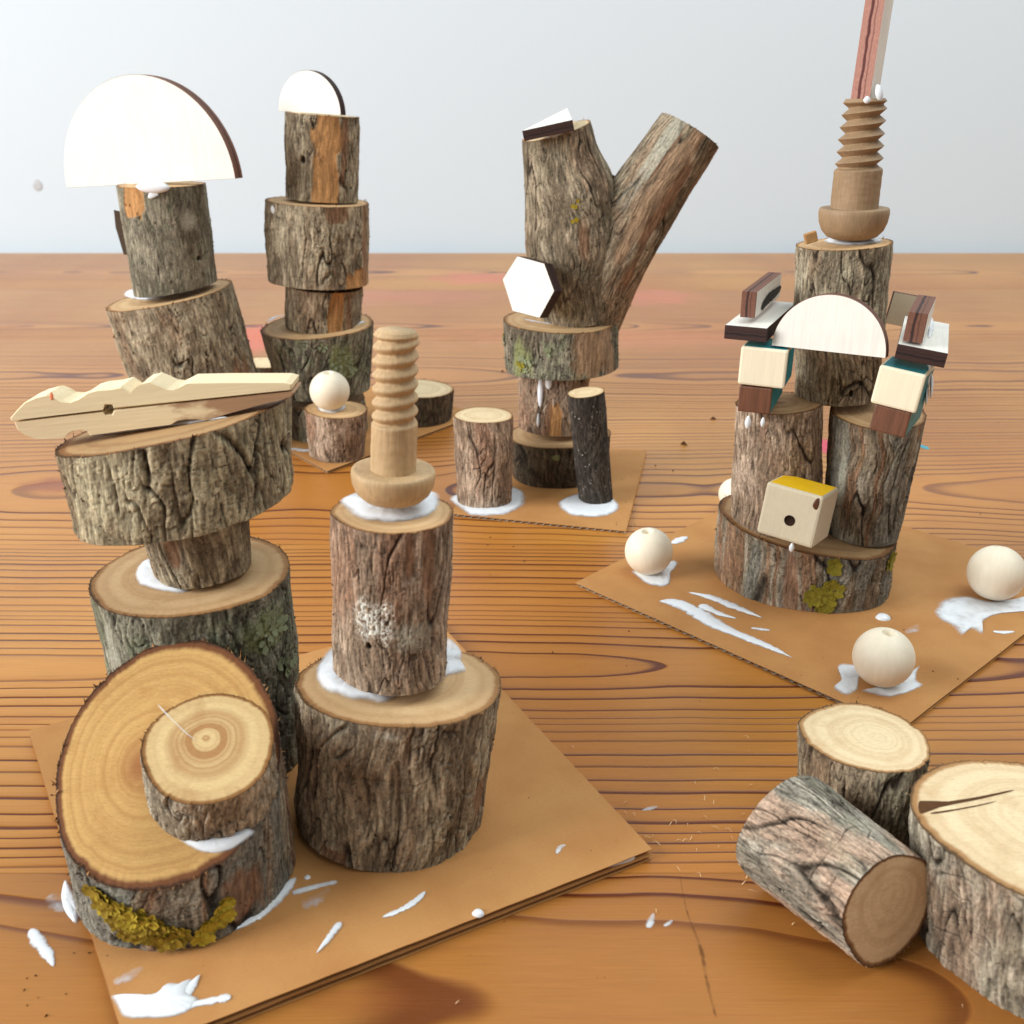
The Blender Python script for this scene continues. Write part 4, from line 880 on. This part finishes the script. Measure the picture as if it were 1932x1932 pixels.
# ledges
dk = M_PLY_BURNT
def ledge(name, pf, w, d, t, face, edge, lab, exx=ex, ebb=eb, up=UP):
    # plate lying flat: local z is up; front-lower-left corner pf
    zz = exx.cross(ebb).normalized()
    return plate(E_, name, [(0, 0), (w, 0), (w, d), (0, d)], t, frame(pf, exx, ebb, zz), face, edge, lab)
eL = Vector((ex.x, ex.y, 0)).normalized(); ebl = Vector((math.sin(math.radians(34)), math.cos(math.radians(34)), 0))
exl = Vector((math.cos(math.radians(25)), -math.sin(math.radians(25)), 0))
ledge('plywood_ledge', at(1366, 639, fy + .012), mm(78, fy + .012), .052, mm(26, fy + .012), M_PLY, dk, 'left plywood ledge with dark edge', exl, Vector((math.sin(math.radians(25)), math.cos(math.radians(25)), 0)))
ledge('plywood_ledge', at(1687, 676, fy - .010), mm(90, fy - .01), .050, mm(28, fy - .01), M_PLY, dk, 'right plywood ledge smeared with glue', er0, eb)
def strip(pb, w, h, d, lab, yaw, edge, face_r=M_PLY, roll=0.0):
    e1_ = Vector((math.cos(yaw), -math.sin(yaw), roll)).normalized(); e2_ = Vector((math.sin(yaw), math.cos(yaw), 0)); e3_ = e1_.cross(e2_)
    # plies stack across the width (local z = e1_)
    return plate(E_, 'plywood_strip', [(0, 0), (d, 0), (d, h), (0, h)], w, frame(pb, e2_, e3_, e1_), face_r, edge, lab)
sl = strip(at(1396, 598, fy + .016), mm(29, fy), mm(50, fy), .046, 'left strip on edge with a black ink blotch', math.radians(24), M_PLY_EDGE)
strip(at(1703, 643, fy - .008), mm(34, fy), mm(54, fy), .034, 'right strip on edge, reddish end', math.radians(25), M_PLY_EDGE, roll=-.06)
bs = at(1668, 607, ey_ + .014); e1b = Vector((.97, -.22, -.16)).normalized()
plate(E_, 'plywood_strip', [(0, 0), (.0108, 0), (.0108, .0118), (0, .0118)], .003, frame(bs, e1b, Vector((.15, 0, 1)).normalized(), e1b.cross(Vector((.15, 0, 1)).normalized())), M_CUBE, M_PLY_EDGE, 'pale strip standing behind the column')
# ink blotch on the left strip's inner face
ip = at(1452, 566, fy + .016 + .016); yn = math.radians(24); ina = Vector((math.cos(yn), -math.sin(yn), 0))
ipl = at(1396, 598, fy + .016) + ina * (mm(29, fy) + .00015)
smear(E_, [(1436, 582, 9), (1448, 565, 9), (1462, 553, 8), (1474, 542, 6)], (ipl, ina), .0001, 2, 'ink_blotch', M_BLACKINK)
# yellow topped cube resting on the bottom log
yv = math.radians(14)
cw = fy + .004; P_bl, P_br, P_tl = at(1431, 1004, cw - .002), at(1527, 1033, cw - .0125), at(1452, 916, cw - .001)
cx_ = (P_br - P_bl); cz_ = (P_tl - P_bl); sw, sh = cx_.length, cz_.length; cx_.normalize(); cz_ = (cz_ - cx_ * cz_.dot(cx_)).normalized(); cy_ = cz_.cross(cx_)
yc = block(E_, 'wooden_cube', P_bl - cx_ * sw * .05 - cz_ * sh * .02, cx_, cy_, cz_, sw * 1.10, .0195, sh * 1.08, {'all': M_CUBE_GREY, 'top': M_YELLOW}, .0010, 'greyish cube with yellow painted top and a drilled hole')
hc = P_bl + cx_ * sw * .53 + cz_ * sh * .42
V, ff = lathe([(.00195, .00012), (.0018, .0003), (.0018, -.0002), (.00001, -.0002)], 24)
hole = np_mesh('drilled_hole', [(x, y, z * .3 + .00015) for x, y, z in V], np.array(ff), M_DARK, True)
link(bpy.data.objects.new('drilled_hole', hole), yc, frame(hc, cx_, cz_, -cy_))
drop(E_, P_bl + cx_ * sw * .97 + cz_ * sh * .90 - cy_ * .0002, (cx_ - cy_).normalized(), .0018, .0022, .0004, 'knot', M_BROWNBLK)
# beads and glue
def c8e(x, y, w=None): return (1062.6 + .45 * x, 946.7 + .45 * y) + ((w * .45,) if w else ())
PE = (Vector((0, 0, TE)), UP)
def bead_on(u, vc, d, tilt, lab):
    # bead resting on the card: height of its centre equals its radius
    R = .010
    for _ in range(6): p = gnd(u, vc, TE + R); R = m_px(d / 2, p)
    return bead(E_, p, R, tilt, lab)
bead_on(1224, 1040, 90, (6, -8), 'bead at the left corner of the castle card'); bead_on(1386, 932, 60, (0, 0), 'bead half hidden behind the castle')
bead_on(1667, 1240, 113, (4, 2), 'bead at the front corner of the castle card'); bead_on(1880, 1081, 104, (-14, 6), 'bead at the right side of the castle card')
smear(E_, [c8e(400, 418, 22), c8e(470, 425, 36), c8e(560, 465, 42), c8e(640, 515, 40), c8e(740, 560, 28), c8e(860, 608, 24), c8e(965, 658, 5)], PE, .0009, .95)
smear(E_, [c8e(570, 430, 26), c8e(650, 468, 18), c8e(730, 492, 4)], PE, .0007, .9); smear(E_, [c8e(522, 380, 5), c8e(620, 402, 20), c8e(730, 446, 22), c8e(840, 490, 5)], PE, .0009)
smear(E_, [c8e(785, 530, 9), c8e(830, 535, 12), c8e(870, 540, 6)], PE, .0003, .7)
drop(E_, gnd(*c8e(1340, 486), TE), UP, .0029, .0027, .0017)
glue(E_, [c8e(*p) for p in [(1150, 690), (1200, 682), (1260, 700), (1240, 740), (1230, 790), (1190, 812), (1135, 780), (1165, 745)]], PE, .0004, .7)
glue(E_, [c8e(*p) for p in [(1255, 790), (1330, 790), (1400, 775), (1450, 740), (1490, 690), (1478, 745), (1505, 770), (1440, 800), (1370, 818), (1300, 808)]], PE, .0005, .75)
glue(E_, [c8e(*p) for p in [(1566, 462), (1598, 412), (1690, 398), (1790, 418), (1880, 410), (2010, 385), (2010, 450), (1830, 470), (1762, 500), (1758, 552), (1712, 532), (1670, 560), (1640, 525), (1590, 502)]], PE, .0006, .7)
smear(E_, [c8e(1800, 545, 10), c8e(1840, 548, 14), c8e(1895, 545, 8)], PE, .0005, .8); smear(E_, [c8e(1430, 550, 12), c8e(1470, 535, 22), c8e(1490, 515, 10)], PE, .0002, .25)
glue(E_, [c8e(*p) for p in [(288, 292), (335, 315), (410, 300), (455, 250), (478, 262), (450, 300), (442, 345), (400, 356), (340, 338)]], PE, .0011)
smear(E_, [c8e(455, 178, 12), c8e(490, 160, 22), c8e(522, 148, 10)], PE, .0010, .9)
for (u, v, s) in ((1411, 797, 1.0), (1439, 797, .75)):
    p = at(u, v, ey_ - .0375); drop(E_, p, Vector((-.4, -1, 0)), .0011 * s, .0024 * s, .0010)
drop(E_, at(1494, 1033, fy - .0045), Vector((0, -1, 0)), .0010, .0018, .0009)
for k, (u, v, s) in enumerate(((1752, 700, 1.4), (1757, 728, 1.1), (1748, 745, .9))):
    drop(E_, at(u, v, rY + .003), Vector((1, -.3, .1)), .0022 * s, .0040 * s, .0009, 'glue_drip')
smear(E_, [(1706, 664, 4), (1725, 678, 5), (1748, 684, 4)], (at(1720, 680, rY - .001), Vector((0, -.3, 1))), .0015, 1)
smear(E_, [(1752, 640, 4), (1757, 618, 5), (1756, 598, 4)], (at(1687, 648, fy - .010), er0.cross(eb)), .0008, .8)

# ================================================================== loose logs at the right
L1 = log(None, (1624, 1556), (1630, 1389), 222, 236, 'rough', 81, zb=0, nt=(0, .03, 1), nth=420, nv=150, cut=M_CUT_PALE, pith=(.25, -.05), name='loose_log', oval=.03)
tag(L1['o'], 'upright pale-topped log with neat growth rings, behind the lying log', 'log', 'loose logs at the right')
r2 = .0156
fN, nN = gnd(1478, 1566, r2 * 1.03), gnd(1676, 1716, r2)
L2 = log(None, None, None, 240, 236, 'peely', 82, P0=fN, P1=nN, nt=(.42, -.78, .10), nth=560, nv=280, cut=M_CUT_TAN, cut_b=M_CUT_TAN, pith=(.1, .25), name='loose_log', oval=.05, patches=[(40, 10, .1, .9, 'red')])
tag(L2['o'], 'grey log lying on its side with its sawn end facing the viewer', 'log', 'loose logs at the right')
L3 = log(None, (1958, 1772), (1972, 1562), 430, 462, 'plated', 83, zb=0, nt=(0, .05, 1), nth=520, nv=220, cut=M_CUT_PALE, pith=(.1, .15), name='loose_log', oval=.03)
tag(L3['o'], 'thick upright log cut off by the right edge, cracked pale top', 'log', 'loose logs at the right')
M_CRACK = mat_plain('dark_crack', srgb(92, 62, 40), .9, .1)
crk = (L3['T'] + UP * .0001, L3['n1'])
glue(L3['o'], [(1739, 1512), (1760, 1516), (1800, 1511), (1850, 1503), (1905, 1493), (1850, 1507), (1800, 1517), (1764, 1525), (1741, 1533)], crk, .00003, 2, 'crack', M_CRACK)
smear(L3['o'], [(1755, 1535, 2.4), (1790, 1530, 1.8), (1840, 1521, 1.2), (1880, 1512, .8)], crk, .00005, 2, 'crack', M_CRACK); smear(L3['o'], [(1762, 1522, 2), (1800, 1514, 1.6), (1850, 1504, 1.5), (1915, 1490, 1)], crk, .00005, 2, 'crack', M_CRACK)

def mat_scratch():
    k = NT('dark_scratch', .7, .2); o = k.obj(); k.base((*srgb(96, 60, 34), 1))
    k.l(k.math('MULTIPLY', k.sst(k.math('ADD', k.attr('thk').outputs['Fac'], k.math('MULTIPLY_ADD', k.noise(o, 180, 4, .7), 1.6, -.8)), .05, .7), .5), k.b.inputs['Alpha']); return k.m
# ================================================================== small marks and crumbs on the table
glue(table, [(124, 1662), (116, 1690), (122, 1718), (142, 1742), (150, 1720), (140, 1690)], TP, .0010, 1, 'glue_spot')
smear(table, [(90, 1690, 14), (112, 1700, 22), (125, 1720, 12)], TP, .0001, .22, 'glue_spot'); smear(table, [(58, 1752, 9), (72, 1776, 13), (90, 1800, 11), (102, 1826, 3)], TP, .0005, .8, 'glue_spot')
smear(table, [(1222, 1752, 6), (1228, 1738, 8), (1234, 1722, 2)], TP, .0002, .45, 'glue_spot'); smear(table, [(1252, 1748, 4), (1262, 1742, 5), (1270, 1736, 2)], TP, .0002, .45, 'glue_spot'); smear(table, [(1210, 1530, 3), (1228, 1525, 5), (1242, 1522, 3)], TP, .0002, .4, 'glue_spot')
smear(table, [(1732, 838, 4), (1744, 844, 6), (1752, 848, 3)], TP, .0002, 2, 'paint_spot', mat_plain('blue_paint', srgb(60, 160, 176), .5))
smear(table, [(1280, 1640, 1), (1296, 1720, 2), (1322, 1790, 4), (1333, 1850, 4.5), (1354, 1932, 4)], TP, .00001, .4, 'scratch', mat_scratch())
V, Fc = [], []; rg = random.Random(9)
def sliver(u, v, ln, w, ang, curl=0.0, z=.0002):
    p = gnd(u, v); b = len(V); n = 7
    for k in range(n):
        t = k / (n - 1); a = ang + curl * t; q = p + Vector((math.cos(ang + curl * t * .5), math.sin(ang + curl * t * .5), 0)) * (ln * t * (1 - .25 * abs(curl) / 3 * t))
        e = Vector((-math.sin(a), math.cos(a), 0)) * (w * (1 - .7 * t)); hz = z + .0006 * math.sin(t * 3.1) * (1 if curl else .3)
        V.append((q + e + UP * hz)[:]); V.append((q - e + UP * hz)[:])
    for k in range(n - 1): Fc.append((b + 2 * k, b + 2 * k + 1, b + 2 * k + 3, b + 2 * k + 2))
for _ in range(34): sliver(rg.gauss(1320, 95), rg.gauss(1565, 55), rg.uniform(.0008, .0028), .00010, rg.random() * 6.28, rg.uniform(-2, 2))
for _ in range(30): sliver(rg.uniform(850, 1900), rg.uniform(1380, 1920), rg.uniform(.0006, .0022), .0001, rg.random() * 6.28, rg.uniform(-2, 2))
sliver(1410, 1612, .006, .00014, 1.2, 5.2)
tag(link(bpy.data.objects.new('wood_shavings', np_mesh('wood_shavings', V, np.array(Fc), M_SHAVE, False)), None, Matrix.Identity(4)), kind='stuff')
V, Fc = [], []
def crumb(u, v, s, z=.0002):
    p = gnd(u, v, z); b = len(V); n = 7
    V.append((p + UP * s * .5)[:]); ph = rg.random() * 6; el = rg.uniform(.2, .6); s = s * .75
    for k in range(n):
        w = 6.283 * k / n; x, y = math.cos(w) * s * rg.uniform(.6, 1.2), math.sin(w) * s * el * rg.uniform(.6, 1.2)
        V.append((p.x + x * math.cos(ph) - y * math.sin(ph), p.y + x * math.sin(ph) + y * math.cos(ph), z - .0001))
    for k in range(n): Fc.append((b, b + 1 + k, b + 1 + (k + 1) % n))
for _ in range(70): crumb(rg.uniform(700, 1932), rg.uniform(640, 1250), rg.uniform(.0002, .0008))
for (u, v, s) in ((1148, 658, .0016), (1345, 790, .003), (1290, 838, .004), (948, 700, .0018), (1270, 888, .0012), (1950, 1058, .0014), (1320, 1064, .001), (215, 1818, .0012)): crumb(u, v, s)
for _ in range(26): crumb(rg.uniform(1130, 1900), rg.uniform(1000, 1330), rg.uniform(.0002, .0006), TE + .0001)
for _ in range(22): crumb(rg.uniform(200, 1150), rg.uniform(1450, 1850), rg.uniform(.0002, .0004), TA + .0001)
for (u, v, s) in ((98, 1500, .0008), (106, 1545, .0011), (112, 1570, .0008), (100, 1480, .0006)): crumb(u, v, s, TA + .0002)
for _ in range(16): crumb(rg.uniform(1130, 1215), rg.uniform(860, 990), rg.uniform(.0003, .0007), TD + .0001)
for _ in range(9): crumb(rg.uniform(20, 220), rg.uniform(1780, 1930), rg.uniform(.0002, .0007))
tag(link(bpy.data.objects.new('bark_crumbs', np_mesh('bark_crumbs', V, np.array(Fc), M_CRUMB, False)), None, Matrix.Identity(4)), kind='stuff')
